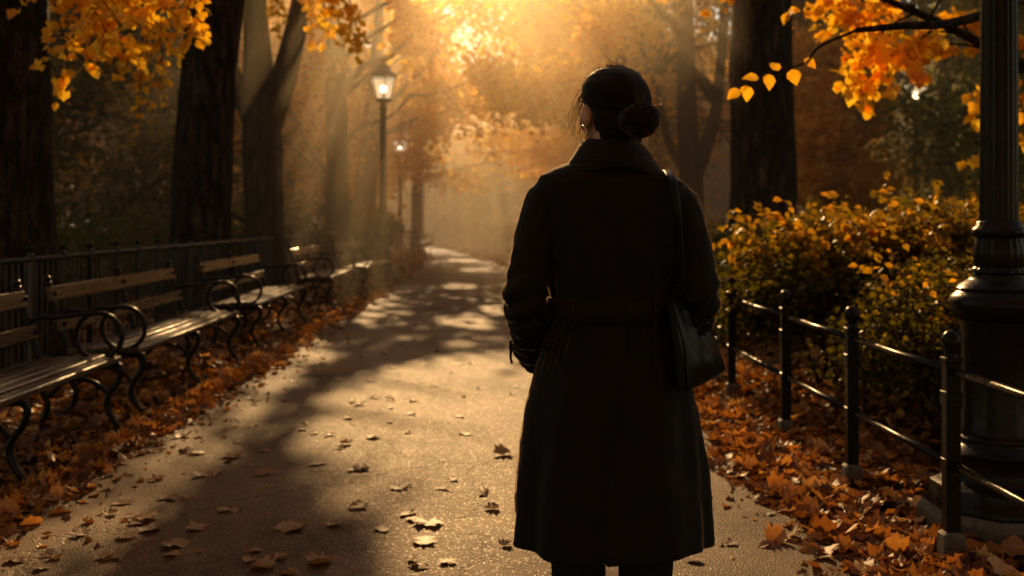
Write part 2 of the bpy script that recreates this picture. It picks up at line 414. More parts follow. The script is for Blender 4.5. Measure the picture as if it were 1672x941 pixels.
def grow(mb,tips,p,d,L,r,depth,rg,up=.12,seg=6,kids=3,org=None):
    d=np.array(d,float); d/=np.linalg.norm(d); p=np.array(p,float)
    n=7; pts=[p.copy()]; rad=[r]
    for i in range(n):
        d=d+np.array([rg.gauss(0,.16),rg.gauss(0,.16),rg.gauss(0,.11)+up*.25]); d/=np.linalg.norm(d)
        p=p+d*L/n; pts.append(p.copy()); rad.append(r*(1-.62*(i+1)/n))
    if org is not None:       # a bough that would cross a sunlit gap ends before it
        ok=carve(np.array(pts)+np.array(org),.6)
        if not ok.all():
            n=int(np.argmin(ok))
            if n<3: return
            n-=1; pts=pts[:n+1]; rad=[q*(1-.9*(i/n)**1.5) for i,q in enumerate(rad[:n+1])]; depth=0
    if r>.008: mb.tube(pts,rad,seg,cap=False)
    if depth==0:
        for q in pts[2:]: tips.append(q)
        return
    for k in range(kids+(1 if depth>1 else 0)):
        t=.3+.7*(k+rg.random()*.7)/(kids+.5); i=min(n,max(1,int(t*n)))
        base=pts[i]; dd=pts[i]-pts[i-1]; dd/=np.linalg.norm(dd)
        ax=np.array([rg.gauss(0,1),rg.gauss(0,1),rg.gauss(0,.45)]); ax-=dd*ax.dot(dd); ax/=np.linalg.norm(ax)
        a=R(rg.uniform(28,62)); nd=dd*math.cos(a)+ax*math.sin(a)
        grow(mb,tips,base,nd,L*rg.uniform(.5,.72),rad[i]*.62,depth-1,rg,up*.6,max(4,seg-1),kids,org)
    for q in pts[-2:]: tips.append(q)

def tree(name,label,loc,trunk,limbs,mat,leaf=.13,per=26,spread=(.34,.34,.2),tint=(.1,.95),seed=1,depth=2,extra=None,
         group=None,seg=22,amp=.06,flare=.35,tpl=BLADE,kids=3,docarve=True,cat='tree',thin=1.0):
    """trunk: [(x,y,z,r)] relative to the base; limbs: [((x,y,z),(dx,dy,dz),length,radius)]"""
    t=thing(name,label,cat,loc,0,group); rg=random.Random(seed)
    mb=MB(); c=catmull([q[:3] for q in trunk],8); rr=np.interp(np.linspace(0,1,len(c)),np.linspace(0,1,len(trunk)),[q[3] for q in trunk])
    rough_tube(mb,c,rr,seg,amp,flare,seed*3.7)
    tips=[]
    for (p,d,L,r) in limbs: grow(mb,tips,p,d,L,r,depth,rg,kids=kids,seg=8,org=loc if docarve else None)
    lv=Leaves()
    if extra: extra(mb,lv)
    mb.build('trunk',M['bark'],t)
    tp=np.array(tips) if tips else np.zeros((0,3))
    if thin<1 and len(tp): tp=tp[RNG.random(len(tp))<thin]
    leaf_cloud(lv,tp,int(per*1.5),spread,leaf,tpl,loc,tint,.5,docarve)
    if lv.n: lv.build('crown',mat,t)
    return t

def spray(mb,lv,pts,r,n,size,origin,width=.28,tpl=TURN,tint=(.4,1),hang=.35,sub=5,rg=rnd):
    """a thin leafy bough: main twig, side twigs, leaves set along them"""
    c=catmull(pts,7); mb.tube(c,np.linspace(r,r*.3,len(c)),6,cap=False)
    D=[];A=[]
    for k in range(sub):
        i=int(len(c)*(.3+.65*(k+.5)/sub)); base=c[min(i,len(c)-1)]
        d=c[min(i+1,len(c)-1)]-c[max(i-1,0)]; d/=np.linalg.norm(d)+1e-9
        sd=np.cross(d,[0,0,1])*(1 if k%2 else -1)
        q=[base]; v=d*.7+sd*.8+np.array([0,0,-.1])
        for m_ in range(5):
            v=v+np.array([rg.gauss(0,.15),rg.gauss(0,.15),rg.gauss(0,.1)-.09]); q.append(q[-1]+v/np.linalg.norm(v)*width/5)
        mb.tube(q,np.linspace(r*.4,.0015,len(q)),5,cap=False)
        for m_ in range(n):
            f=rg.random(); j=min(4,int(f*5)); pt=q[j]+(q[j+1]-q[j])*(f*5-j)
            D.append(pt+np.array([rg.gauss(0,.012)]*3)); A.append(v/np.linalg.norm(v)+np.array([rg.gauss(0,.7),rg.gauss(0,.7),-hang+rg.gauss(0,.3)]))
    for m_ in range(int(n*1.5)):
        i=int(len(c)*rg.uniform(.55,1)); D.append(c[min(i,len(c)-1)]); A.append(np.array([rg.gauss(0,.7),rg.gauss(0,.7),-hang+rg.gauss(0,.3)]))
    D=np.array(D);A=np.array(A); nn=len(D)
    nr=np.stack([RNG.normal(0,.5,nn),RNG.normal(-.8,.5,nn),np.full(nn,.65)],1)
    Fm=frames(nr,A); sz=size*RNG.uniform(.5,1.25,nn); tt=np.clip(RNG.uniform(tint[0],tint[1],nn),0,1); w_=RNG.integers(0,5,nn)
    for k,tp_ in enumerate((tpl,BLADE,MAPLES[0],MAPLES[3],MAPLES[4])):
        m_=w_==k; q_=D[m_]+(Fm[m_][:,:,1]*sz[m_][:,None]*.55 if k>1 else 0)
        lv.add(q_,Fm[m_],sz[m_],tp_,tt[m_])

# --- A: dark trunk at the left edge
def exA(mb,lv):
    o=(-4.42,8.6,0)
    mb.tube(catmull([(.1,0,3.5),(.45,-.4,3.4),(.95,-.9,3.1)],6),np.linspace(.09,.03,13),8,cap=False)
    for k in range(13):
        a=(.40+.05*k,-.3-.05*k,3.40-.02*k)
        u_=rnd.random(); e=(1.38+.85*u_,-1.0-.9*rnd.random(),2.18+.40*u_+.5*rnd.random())
        m_=tuple((a[i]+e[i])/2+(.12 if i==2 else 0) for i in range(3))
        spray(mb,lv,[a,m_,e],.012,11,.085,o,.36,tint=(.45,1),sub=6)
    for k in range(6):
        e=(.55+.6*rnd.random(),.6+1.0*rnd.random(),2.3+.5*rnd.random())
        spray(mb,lv,[(.45,.1,3.6),(e[0],e[1]-.2,e[2]+.5),e],.01,5,.09,o,.3,tint=(.1,.7),sub=4)
    # a twig toward the path edge, its last leaf hanging at the top of the view
    spray(mb,lv,[(.45,-.3,3.7),(.75,-1.3,3.2),(.98,-1.75,2.98)],.01,1,.10,o,.12,tint=(.4,.8),sub=2)
tree('maple_tree','black trunk at the left edge with bright yellow maple leaves hanging beside it',(-4.42,8.6,0),
     [(0,0,0,.66),(0,0,1,.60),(.02,0,2.6,.56),(0,.05,5,.5),(-.1,.2,7.5,.34),(-.2,.3,9.5,.16)],
     [((0,0,5.2),(.7,-.3,.6),3.6,.16),((0,0,5.8),(-.8,.3,.5),3.4,.16),((0,.1,7),(.2,.9,.6),3,.13),((0,.1,7.4),(-.3,-.8,.6),3,.12),((-.2,.3,9),(.1,.1,1),2.2,.1)],
     M['leaf_gold'],.13,22,seed=21,extra=exA,tint=(.3,1),thin=.6)
# --- B
def exB(mb,lv):
    o=(-4.2,14,0)
    for k in range(5):
        e=(1.5+.8*rnd.random(),-1.2+1.2*rnd.random(),3.5+.5*rnd.random())
        spray(mb,lv,[(.6,-.2,5.2),(e[0]-.3,e[1],e[2]+.7),e],.014,7,.12,o,.4,tint=(.5,1),sub=5)
tree('elm_tree','thick leaning trunk behind the second bench from the left',(-4.2,14,0),
     [(0,0,0,.45),(.02,0,1.2,.40),(.10,0,3,.385),(.28,.05,5,.36),(.45,.2,7,.26),(.5,.3,9.5,.12)],
     [((.3,.05,5.1),(.8,.1,.75),3.6,.15),((.3,.05,5.6),(-.9,.2,.5),3.6,.15),((.4,.1,6.6),(.1,-.9,.6),3,.12),((.45,.2,7.6),(.3,.7,.7),3,.11),((.5,.3,9),(0,0,1),2.2,.09)],
     M['leaf_gold'],.14,20,seed=22,extra=exB,tint=(.3,1),thin=.6)
# --- C forked
def exC(mb,lv):
    c=catmull([(-.08,0,2.55),(-.28,0,3.1),(-.55,.05,3.7),(-.75,.1,4.6),(-.9,.1,6.2),(-1.1,.2,8)],6); rough_tube(mb,c,np.linspace(.19,.07,len(c)),14,.05,0,4.1)
    c=catmull([(.05,0,2.75),(.3,0,3.5),(.52,.05,4.4),(.68,.1,5.4),(.95,.2,7),(1.3,.3,9)],6); rough_tube(mb,c,np.linspace(.24,.08,len(c)),14,.05,0,9.3)
    c=catmull([(-.2,0,1.2),(-.5,-.1,1.35),(-.75,-.1,1.75)],5); mb.tube(c,np.linspace(.05,.02,len(c)),7,cap=False)
    for k in range(4):
        e=(.55+.7*rnd.random(),-1.5+rnd.random(),4.1+.5*rnd.random())
        spray(mb,lv,[(.5,0,5.2),(e[0]-.1,e[1],e[2]+.6),e],.014,7,.13,(-4.05,17,0),.4,tint=(.5,1),sub=5)
tree('elm_tree','forked trunk splitting into two limbs, right of the thick leaning trunk',(-4.05,17,0),
     [(0,0,0,.40),(0,0,1.1,.325),(-.02,0,2.4,.32),(-.08,.02,3.3,.27),(-.16,.05,4.6,.2),(-.3,.05,6.5,.13),(-.3,.1,8.5,.07)],
     [((.9,.2,6.8),(.8,.2,.6),3.4,.12),((1.1,.25,8),(.6,-.6,.6),3,.1),((-.9,.1,6.2),(-.7,.3,.7),3.2,.11),((-.3,.1,7),(-.1,.8,.7),3,.09),((-.3,.1,8),(0,-.5,1),2.6,.08)],
     M['leaf_gold'],.14,20,seed=23,extra=exC,tint=(.3,1),thin=.6)
# --- D straight with right-hand boughs, the high ones added to shade the near path
def exD(mb,lv):
    rg=random.Random(77); tp=[]
    for (z0,x1,z1,n,xa) in ((5.9,2.5,7.0,60,.5),(5.3,2.3,6.5,50,.6),(6.6,2.6,7.5,40,.5),(4.4,1.9,5.6,26,.7),(7.0,2.4,8.1,64,.5),(7.6,2.3,8.7,46,.5)):
        c=catmull([(0,0,z0-.3),(.7,.1,z0+.3),(x1*.7,0,(z0+z1)/2+.25),(x1,-.1,z1)],7); mb.tube(c,np.linspace(.075,.012,len(c)),7,cap=False)
        for k in range(n):
            q=c[int(len(c)*(.25+.74*rg.random()))]; e=q+np.array([rg.gauss(0,.22),rg.gauss(0,.5),rg.gauss(0,.28)])
            if not carve(np.array([e+(-4.2,25,0)]),.85)[0]: continue
            tp.append(e)
            mb.tube([q,(q+tp[-1])/2+(0,0,.05),tp[-1]],[.012,.008,.003],4,cap=False)
    leaf_cloud(lv,tp,24,(.26,.36,.2),.17,BLADE,(-4.2,25,0),(.3,1),.5,keep=.03)
    for pts,r in (([(.1,0,4.3),(.6,0,4.9),(1.3,.1,5.2),(2.0,.1,5.9)],.11),([(.1,0,3.0),(.6,0,3.5),(1.2,.1,3.7),(1.8,.2,4.3)],.07),
                  ([(-.1,0,2.2),(-.7,.1,3.0),(-1.2,.1,4.0)],.08),([(-.05,0,1.9),(-.6,-.2,2.6),(-1.5,-.3,3.3)],.06)):
        c=catmull(pts,6); mb.tube(c,np.linspace(r,r*.4,len(c)),8,cap=False)
tree('elm_tree','straight trunk left of the nearer lit lamp post with boughs reaching over it',(-4.2,25,0),
     [(0,0,0,.42),(0,0,1.2,.29),(0,0,3,.265),(-.03,0,5,.25),(-.05,.1,7.2,.18),(0,.2,10,.08)],
     [((0,0,5),(.8,.1,.6),3.8,.11),((0,0,5.6),(-.9,.1,.4),3.6,.12),((0,.1,6.6),(.2,-.9,.5),3,.1),((0,.1,7.4),(.1,.9,.5),3,.1),((0,.1,6.2),(1,.1,.1),4.4,.09),((0,.1,6.9),(1,.35,.1),4.8,.09),((0,.1,6.7),(1,-.35,.08),4.4,.08),((0,.1,7.6),(1,.05,.1),4.6,.08),((2.0,.1,5.9),(.8,.1,.3),2.0,.05),((1.7,.2,4.2),(.8,0,.4),1.8,.03),((-1.2,.1,4),(-.5,.2,.7),2.2,.05),((-1.5,-.3,3.3),(-.8,.1,.4),2,.04)],
     M['leaf_gold'],.17,15,(.42,.42,.22),seed=24,extra=exD,tint=(.3,1),thin=1)
def exL(mb,lv):
    rg=random.Random(31); tp=[]
    for (z0,x1,y1,z1,n) in ((4.8,3.4,.6,7.3,46),(5.6,4.4,-.8,8.0,46),(5.2,2.6,.2,6.5,34),(6.2,5.2,.4,8.4,40)):
        c=catmull([(.35,.1,z0),(1.1,y1*.3,z0+.8),(x1*.7,y1*.8,z1-.2),(x1,y1,z1)],7); mb.tube(c,np.linspace(.07,.01,len(c)),6,cap=False)
        for k in range(n):
            q=c[int(len(c)*(.3+.69*rg.random()))]; e=q+np.array([rg.gauss(0,.35),rg.gauss(0,.5),rg.gauss(-.1,.35)])
            if not carve(np.array([e+(-4.5,31,0)]),.8)[0]: continue
            tp.append(e)
            mb.tube([q,(q+e)/2+(0,0,.06),e],[.011,.007,.003],4,cap=False)
    leaf_cloud(lv,tp,11,(.3,.32,.2),.18,BLADE,(-4.5,31,0),(.35,1),.5,True)
tree('elm_tree','slanting trunk just behind the nearer lit lamp post',(-4.5,31,0),
     [(0,0,0,.5),(.06,0,1,.36),(.16,0,2.4,.31),(.3,0,4.0,.27),(.45,.1,6,.2),(.55,.2,8,.12),(.6,.2,9.8,.04)],
     [((.25,0,3.4),(.9,.2,.5),3.2,.10),((.32,0,4.2),(.8,-.2,.6),3.6,.11),((.4,.1,5.2),(-.7,.2,.7),3.5,.11),((.45,.1,6),(.6,.5,.6),3.4,.09),((.5,.2,7.2),(.6,-.6,.8),3,.08),((.55,.2,8.2),(-.5,-.3,.8),2.6,.06),((.58,.2,9),(.3,.3,.8),2.2,.05)],
     M['leaf_gold'],.2,14,(.45,.45,.22),seed=25,tint=(.35,1),thin=1,extra=exL)
# --- right side: big trunk F, forked E, out-of-frame G
def exF(mb,lv):
    for k in range(4):
        e=(-.6-.7*rnd.random(),-.6-.6*rnd.random(),4.0+.9*rnd.random())
        spray(mb,lv,[(0,-.3,5.4),(e[0]+.2,e[1],e[2]+.6),e],.014,6,.13,(3.6,15,0),.4,tint=(.3,.8),sub=5)
tree('elm_tree','massive dark trunk on the right behind the shrubs, widest of the trees',(3.62,15,0),
     [(0,0,0,.60),(0,0,1,.485),(-.02,0,2.5,.455),(-.03,0,4.6,.425),(0,.1,7,.32),(.1,.2,10,.14)],
     [((0,0,5.2),(-.8,.1,.6),4,.17),((0,0,5.6),(.9,-.2,.5),4,.17),((0,.1,6.5),(-.2,-.9,.6),3.2,.13),((0,.1,7.5),(.2,.9,.6),3.2,.12),((.1,.2,9.3),(0,0,1),2.4,.1)],
     M['leaf_amber'],.14,20,seed=31,extra=exF,tint=(.3,1),thin=.7)
def exE(mb,lv):
    for pts,r0 in (([(.02,0,2.0),(.3,0,2.8),(.52,0,3.6),(.6,0,4.5),(.75,.1,6.5)],.17),([(.55,0,3.7),(.25,0,4.1),(-.1,0,4.6),(-.5,0,5.6)],.13),([(-.1,0,2.2),(-.5,0,2.9),(-.75,0,4.0),(-1.3,.1,5.6)],.10)):
        c=catmull(pts,6); rough_tube(mb,c,np.linspace(r0,r0*.5,len(c)),12,.05,0,r0*50)
tree('elm_tree','tree with a bent fork between the woman and the massive right trunk',(3.8,22,0),
     [(0,0,0,.34),(0,0,1,.27),(-.02,0,2.2,.25),(-.1,0,3.6,.21),(-.12,0,5,.18),(-.1,.1,8,.08)],
     [((-.1,0,6.2),(-1,.1,.1),4.2,.08),((-.1,0,6.9),(-1,-.3,.1),4.2,.08),((-.1,0,5.4),(-.9,.1,.5),3.4,.1),((.7,.1,6),(.6,.2,.8),3.4,.1),((-.5,0,5.5),(-.8,-.2,.5),2.8,.08),((-1.2,.1,5.3),(-.8,.1,.3),2.6,.06),((-.1,.1,7),(.1,.9,.5),2.8,.08),((-.1,0,4.4),(-.9,-.3,.1),2.4,.05)],  # first two limbs added high up to shade the right of the path
     M['leaf_gold'],.16,24,(.42,.42,.22),seed=32,extra=exE,tint=(.3,1),thin=1)
def exG(mb,lv):
    o=(5.7,8.2,0)
    B1=[(-.2,0,2.2),(-1.0,-.1,2.25),(-1.75,-.2,2.45),(-2.3,-.2,2.72),(-2.7,-.2,2.9),(-3.1,-.1,3.1)]
    c=catmull(B1,7); mb.tube(c,np.linspace(.055,.02,len(c)),8,cap=False)
    c=catmull([(-1.75,-.2,2.45),(-2.0,-.3,2.2),(-2.0,-.35,1.9)],6); mb.tube(c,np.linspace(.03,.01,len(c)),7,cap=False)
    for (a,e,n,t) in (((-2.4,-.2,2.75),(-3.1,-.3,2.22),10,(.55,1)),((-2.6,-.2,2.85),(-3.05,-.2,2.45),9,(.5,1)),((-2.3,-.2,2.7),(-2.75,-.35,2.5),9,(.4,1)),
                      ((-2.0,-.2,2.55),(-2.4,.3,2.6),8,(.3,.9)),((-2.6,-.2,2.9),(-3.05,.1,2.85),8,(.3,.9)),((-1.8,-.2,2.45),(-2.1,-.4,2.15),8,(.4,1)),
                      ((-2.0,-.35,1.95),(-2.05,-.4,1.75),5,(.5,1)),((-2.8,-.2,2.95),(-2.7,.4,2.8),9,(.2,.8)),((-2.2,-.2,2.7),(-2.0,.5,2.9),9,(.2,.8)),
                      ((-2.8,-.2,3.0),(-3.2,.3,3.0),8,(.3,.9)),((-1.5,-.2,2.4),(-1.6,.3,2.75),8,(.2,.8)),((-2.5,-.2,2.8),(-2.2,-.2,3.1),9,(.2,.9))):
        m_=tuple((a[i]+e[i])/2+(.08 if i==2 else 0) for i in range(3))
        spray(mb,lv,[a,m_,e],.012,n,.115,o,.36,tint=t,sub=5)
    B2=[(-.2,-.2,3.0),(-1.2,-1.2,2.9),(-2.4,-2.1,2.65),(-3.3,-2.7,2.32),(-3.75,-2.95,2.24),(-3.98,-3.0,2.21)]
    c=catmull(B2,7); mb.tube(c,np.linspace(.045,.014,len(c)),8,cap=False)
    c=catmull([(-3.98,-3.0,2.21),(-4.18,-3.05,2.12),(-4.27,-3.1,2.03),(-4.45,-3.1,1.98),(-4.58,-3.12,1.90)],6); mb.tube(c,np.linspace(.009,.003,len(c)),6,cap=False)
    pts=[(-4.27,-3.1,2.05),(-4.33,-3.1,2.0),(-4.40,-3.12,1.99),(-4.45,-3.1,1.98),(-4.50,-3.14,1.95),(-4.56,-3.12,1.92),(-4.58,-3.1,1.90)]
    ax=[(.6,0,-.5),(.25,-.1,-1),(-.2,.1,.5),(.1,0,-1),(-.6,0,.15),(.0,-.1,-1),(-.8,0,-.5)]
    lv.add(np.array(pts),frames(np.array([(.2,-.9,.5),(-.2,-.9,.3),(.1,-.8,.6),(.3,-.9,.2),(0,-.7,.7),(.2,-.9,.3),(-.3,-.8,.5)],float),np.array(ax,float)),np.array([.075,.085,.07,.085,.08,.085,.08]),TURN,np.array([.35,.45,.6,.4,.7,.6,.55]))
tree('maple_tree','tree beyond the right edge whose leafy boughs hang into the top right corner',(5.7,8.2,0),
     [(0,0,0,.4),(0,0,1,.33),(0,0,2.5,.3),(.05,.1,4.5,.26),(.1,.2,6.5,.18),(.1,.2,8.5,.08)],
     [((0,0,4.4),(-.8,.2,.5),2.8,.12),((0,0,4.9),(.8,.3,.5),3,.12),((0,.1,5.6),(.1,.9,.5),2.6,.1),((.1,.1,6.4),(-.2,-.7,.7),2.6,.1),((.1,.2,7.8),(0,0,1),2,.08)],
     M['leaf_gold'],.13,20,seed=33,extra=exG,tint=(.3,1),thin=.7)

# --- more of the avenue and the wood around
def std(h,r,lean=0.0): return [(0,0,0,r*1.25),(0,0,h*.12,r),(lean*.3,0,h*.35,r*.9),(lean,0.05,h*.6,r*.62),(lean*1.2,.1,h,r*.18)]
def crownlimbs(h,r,rg,z0=.3,n=9,L=.36,low=False):
    out=[]
    for k in range(n):
        z=h*(z0+(.93-z0)*(k/(n-1))); a=k*2.4+rg.random(); e=rg.uniform(.05,.55) if not low else rg.uniform(-.1,.4)
        out.append(((0,0,z),(math.cos(a),math.sin(a),e),h*L*(1.1-.55*k/(n-1)),r*.42*(1-.6*k/(n-1))))
    return out
def auto(name,label,x,y,h,r,mat,seed,leaf=.22,per=14,z0=.3,tint=(.2,1),group=None,low=False,thin=1.0,lean=0.0,L=.36,n=9,spread=(.5,.5,.28),tpl=BLADE_S,kids=3,docarve=True):
    return tree(name,label,(x,y,0),std(h,r,lean),crownlimbs(h,r,random.Random(seed),z0,n,L,low),mat,leaf,per,spread,tint,seed,2,None,group,12,.05,.25,tpl,kids,docarve,'tree',thin)
auto('elm_tree','slim forked hazy tree left of the path beyond the second lit lamp',-4.1,45,8.6,.26,M['leaf_gold'],41,.26,13,.34,(.35,1),thin=.2)
auto('elm_tree','hazy golden tree leaning over the path at its far end',-6.8,39,10.5,.34,M['leaf_gold'],42,.24,16,.3,(.35,1))
auto('elm_tree','golden tree overhanging the path from the right just above the woman',4.4,31,10,.3,M['leaf_gold'],43,.22,19,.3,(.3,1),L=.44)
auto('elm_tree','golden tree behind the woman far down the right side of the path',3.0,40,10.5,.32,M['leaf_gold'],44,.24,17,.28,(.3,1),L=.44)
auto('elm_tree','golden tree standing hidden behind the woman, its crown over her head',2.75,26.5,10.5,.26,M['leaf_gold'],99,.19,15,.33,(.3,1),L=.42,n=11,thin=.5)
auto('golden_tree','olive tree spreading behind the massive right trunk',6.2,27,10,.28,M['leaf_olive'],96,.2,18,.3,(.3,1),L=.36,n=11,thin=.5)
auto('round_tree','small rounded dark green tree where the path bends away',-2.1,60,4.9,.22,M['leaf_green'],45,.26,13,.3,(.1,.75),n=11,L=.42,docarve=False)
auto('round_tree','second hazy green tree right of the rounded one at the bend',1.4,66,5.2,.22,M['leaf_green'],46,.26,20,.3,(.1,.75),n=11,L=.42,docarve=False)
auto('slender_tree','thin dark trunk right of the distant lamp, in the right background',10.4,25,9,.19,M['leaf_olive'],47,.2,13,.42,(.1,.9))
auto('young_maple','low golden tree glowing between the massive trunk and the clearing',6.15,20,4.6,.09,M['leaf_amber'],48,.16,12,.34,(.55,1),n=10,L=.15,spread=(.28,.28,.18))
auto('golden_tree','olive and yellow tree behind the foreground lamp post on the right',10.2,17.0,6.8,.18,M['leaf_olive'],49,.17,20,.22,(.0,.8),n=10)
auto('golden_tree','yellow green tree right of the thin dark trunk in the background',13.2,27,8,.2,M['leaf_olive'],50,.2,20,.16,(.0,.85),n=11)
auto('green_tree','dark green tree between the black left trunk and the thick leaning trunk',-8.8,19,7.6,.24,M['leaf_green'],51,.18,24,.1,(.1,1),low=True,n=13,spread=(.45,.45,.3),thin=.5)
auto('green_tree','second dark green tree, farther left behind the black trunk',-12.2,22,8.5,.26,M['leaf_green'],52,.2,22,.1,(.0,.9),low=True,n=13)
auto('green_tree','shadowy green tree seen behind the thick leaning trunk',-9.2,29,9,.26,M['leaf_green'],53,.22,20,.12,(.1,1),low=True,n=13,thin=.3)
auto('copper_tree','orange brown tree above the dark greens on the left',-7.6,23.5,8,.22,M['leaf_amber'],54,.2,15,.34,(.3,1),n=9,thin=.3)
auto('golden_tree','low golden tree showing between the forked and the straight trunks',-6.9,32,7.5,.22,M['leaf_gold'],55,.22,16,.15,(.3,1),n=11,thin=.4)
auto('green_tree','grey green hazy tree in the middle of the right clearing',13.6,46,8.6,.28,M['leaf_olive'],56,.28,22,.08,(.0,.8),low=True,n=13,spread=(.6,.6,.4),docarve=False)
auto('green_tree','hazy green tree at the right clearing, nearest the lamp',15.2,39,8,.26,M['leaf_olive'],57,.26,22,.08,(.2,.95),low=True,n=13,spread=(.6,.6,.4),docarve=False)
auto('green_tree','hazy green tree behind the tree with the bent fork',6.9,50,8.2,.26,M['leaf_olive'],58,.28,22,.1,(.1,.9),low=True,n=13,spread=(.6,.6,.4),docarve=False)
auto('avenue_tree','tall amber tree far behind the woman head',2.4,54,14.5,.36,M['leaf_amber'],93,.32,16,.25,(.3,1),L=.26,n=12,thin=.25)
auto('avenue_tree','tallest hazy tree, its crown closing the bright gap above the path',-5.2,60,16.5,.22,M['leaf_gold'],98,.34,16,.58,(.4,1),L=.20,n=11,thin=.22,spread=(.6,.6,.35))
# far trees, nothing tells them apart: copies of three kinds
fk=[]
for i,(mt,h,sd) in enumerate((('leaf_gold',11.5,61),('leaf_olive',11,62),('leaf_green',9.5,63))):
    fk.append(auto('distant_tree','hazy tree of the far background wood',[-12,8,-9][i],[58,70,75][i],h,.3,M[mt],sd,.4,15,.14,(.15,1),'trees of the far background wood',n=12,spread=(.8,.8,.5),docarve=False))
far=[(21,22,1),(28,29,2),(-18,18,2),(-23,28,1),(-16,46,0),(-20,40,0),(-7.5,68,0),(-10,86,1),(0,80,0),(-4,92,0),(5,92,1),(8,84,0),(14,76,2),(20,66,1),(26,54,1),(22,46,2),(18,56,1),(13,60,2),(27,40,1),(-22,60,1),(-17,70,0),(4.5,62,0),(-26,46,2),(20,33,1),(-14,96,0),(16,98,2),(25,82,1),(-25,86,2),(6,108,0),(-4,112,1)]
for i,(x,y,k) in enumerate(far):
    dup(fk[k],(x,y,0),i*1.7,'hazy tree of the far background wood',scale=(.55 if abs(x+y*.0787)<6 and y<90 else .85+.25*rnd.random()))
# avenue trees added unseen behind the camera: their crowns keep the foreground in shade
bt=auto('avenue_tree','unseen avenue tree added behind the photographer to shade the foreground',-4.6,-3.5,11.5,.4,M['leaf_gold'],95,.24,20,.24,(.2,1),'shade trees added behind the photographer',n=13,L=.42,docarve=False)
for i,(x,y) in enumerate(((4.8,-4.5),(-3.9,-12),(4.2,-13))): dup(bt,(x,y,0),i*1.3+.5)
# the wood that closes the view
lv=Leaves(); P=[]
for i in range(900):
    a=rnd.uniform(-.62,.62); d=rnd.uniform(116,135); P.append((math.sin(a)*d,math.cos(a)*d,rnd.uniform(.3,15)))
leaf_cloud(lv,P,14,(1.8,1.8,1.2),.95,BLADE_S,tint=(.1,1),do_carve=False)
tag(lv.build('distant_woodland',M['leaf_olive']),'hazy mass of autumn woodland closing the far background','woodland',kind='stuff')

# ------------------------------------------------------------------ ground, path
def path_edges(d):
    xl=np.interp(d,[-6,4,9,15,23,34,42,50,60],[-2.30,-2.28,-2.28,-2.32,-2.45,-2.95,-3.9,-6.5,-13])
    xr=np.interp(d,[-6,4,8,15,23,28,34,40,46,55],[1.50,1.48,1.36,1.05,.5,-.15,-1.0,-1.8,-3.4,-9])
    return xl,xr
mb=MB(); S=np.linspace(-300,300,61); gx,gy=np.meshgrid(S,S+100)
mb.grid(np.stack([gx.ravel(),gy.ravel(),np.zeros(gx.size)],1),61,61)
tag(mb.build('ground',M['soil']),kind='structure')
mb=MB(); ds=np.linspace(-6,56,160); V=[]
for d in ds:
    a,b=path_edges(d); w=.03*math.sin(d*3.1)+.02*math.sin(d*7.7)
    for k in range(9):
        t=k/8; V.append((a+w+(b-a)*t,d,.004+.02*math.sin(math.pi*t)))
mb.grid(np.array(V),9,len(ds)); tag(mb.build('path',M['asphalt']),'asphalt park path strewn with leaves curving away to the left',kind='structure')

def in_path_frac(x,y):
    a,b=path_edges(y); return (x-a)/(b-a)

def litter(name,label,n,region,size,seed):
    g=np.random.default_rng(seed); lv=Leaves(); x0,x1,y0,y1=region
    X=g.uniform(x0,x1,n); Y=y0+(y1-y0)*g.uniform(0,1,n)**1.6
    return X,Y,g
def lay(lv,X,Y,Z,g,size,tilt,tint,tpls=MAPLES):
    n=len(X); which=g.integers(0,len(tpls),n)
    nr=np.stack([g.normal(0,tilt,n),g.normal(0,tilt,n),np.ones(n)],1)
    flip=g.random(n)<.35; nr[flip]*=np.array([1,1,-1])
    a=g.uniform(0,6.283,n); ax=np.stack([np.cos(a),np.sin(a),np.zeros(n)],1)
    Mx=frames(nr,ax); P=np.stack([X,Y,Z],1); T=np.clip(tint[0]+(tint[1]-tint[0])*g.random(n)**1.35,0,1); sz=size*g.uniform(.4,1.35,n)
    for k in range(len(tpls)):
        m_=which==k
        lv.add(P[m_],Mx[m_],sz[m_],tpls[k],T[m_])
def drift(side,name,label,n1,n2,seed):
    g=np.random.default_rng(seed); lv=Leaves()
    for (n,ya,yb,size) in ((n1,2.2,9.5,.098),(n2,9.5,24,.115),(n2//2,24,50,.17)):
        Y=g.uniform(ya,yb,n); a,b=path_edges(Y)
        if side<0:
            u=g.random(n); off=np.where(g.random(n)<.30,-np.abs(g.normal(0,.12,n)),u*3.4+.0); X=a-off+.0
        else:
            off=np.where(g.random(n)<.28,-np.abs(g.normal(0,.16,n)),g.random(n)**1.2*2.6); X=b+off
        h=.012+.05*g.random(n)*np.clip(np.where(side<0,a-X,X-b)*3,0,1)
        lay(lv,X,Y,h,g,size,.42,(0,1))
    n=int(n1*.8); Y=2.2+10*g.random(n)**1.3; a,b=path_edges(Y); off=np.where(g.random(n)<.25,-np.abs(g.normal(0,.3,n)),g.random(n)*2.6); X=a-off if side<0 else b+off
    lay(lv,X,Y,.008+.05*g.random(n)*(off>0),g,.042,.6,(0,.8))      # crumbs and small leaves
    tag(lv.build(name,M['leaf_litter']),label,'leaf litter',kind='stuff')
drift(-1,'leaf_litter','brown fallen leaves drifted under the benches on the left',7800,4200,3)
drift(1,'leaf_litter','orange fallen leaves drifted under the railing on the right',8200,2600,4)
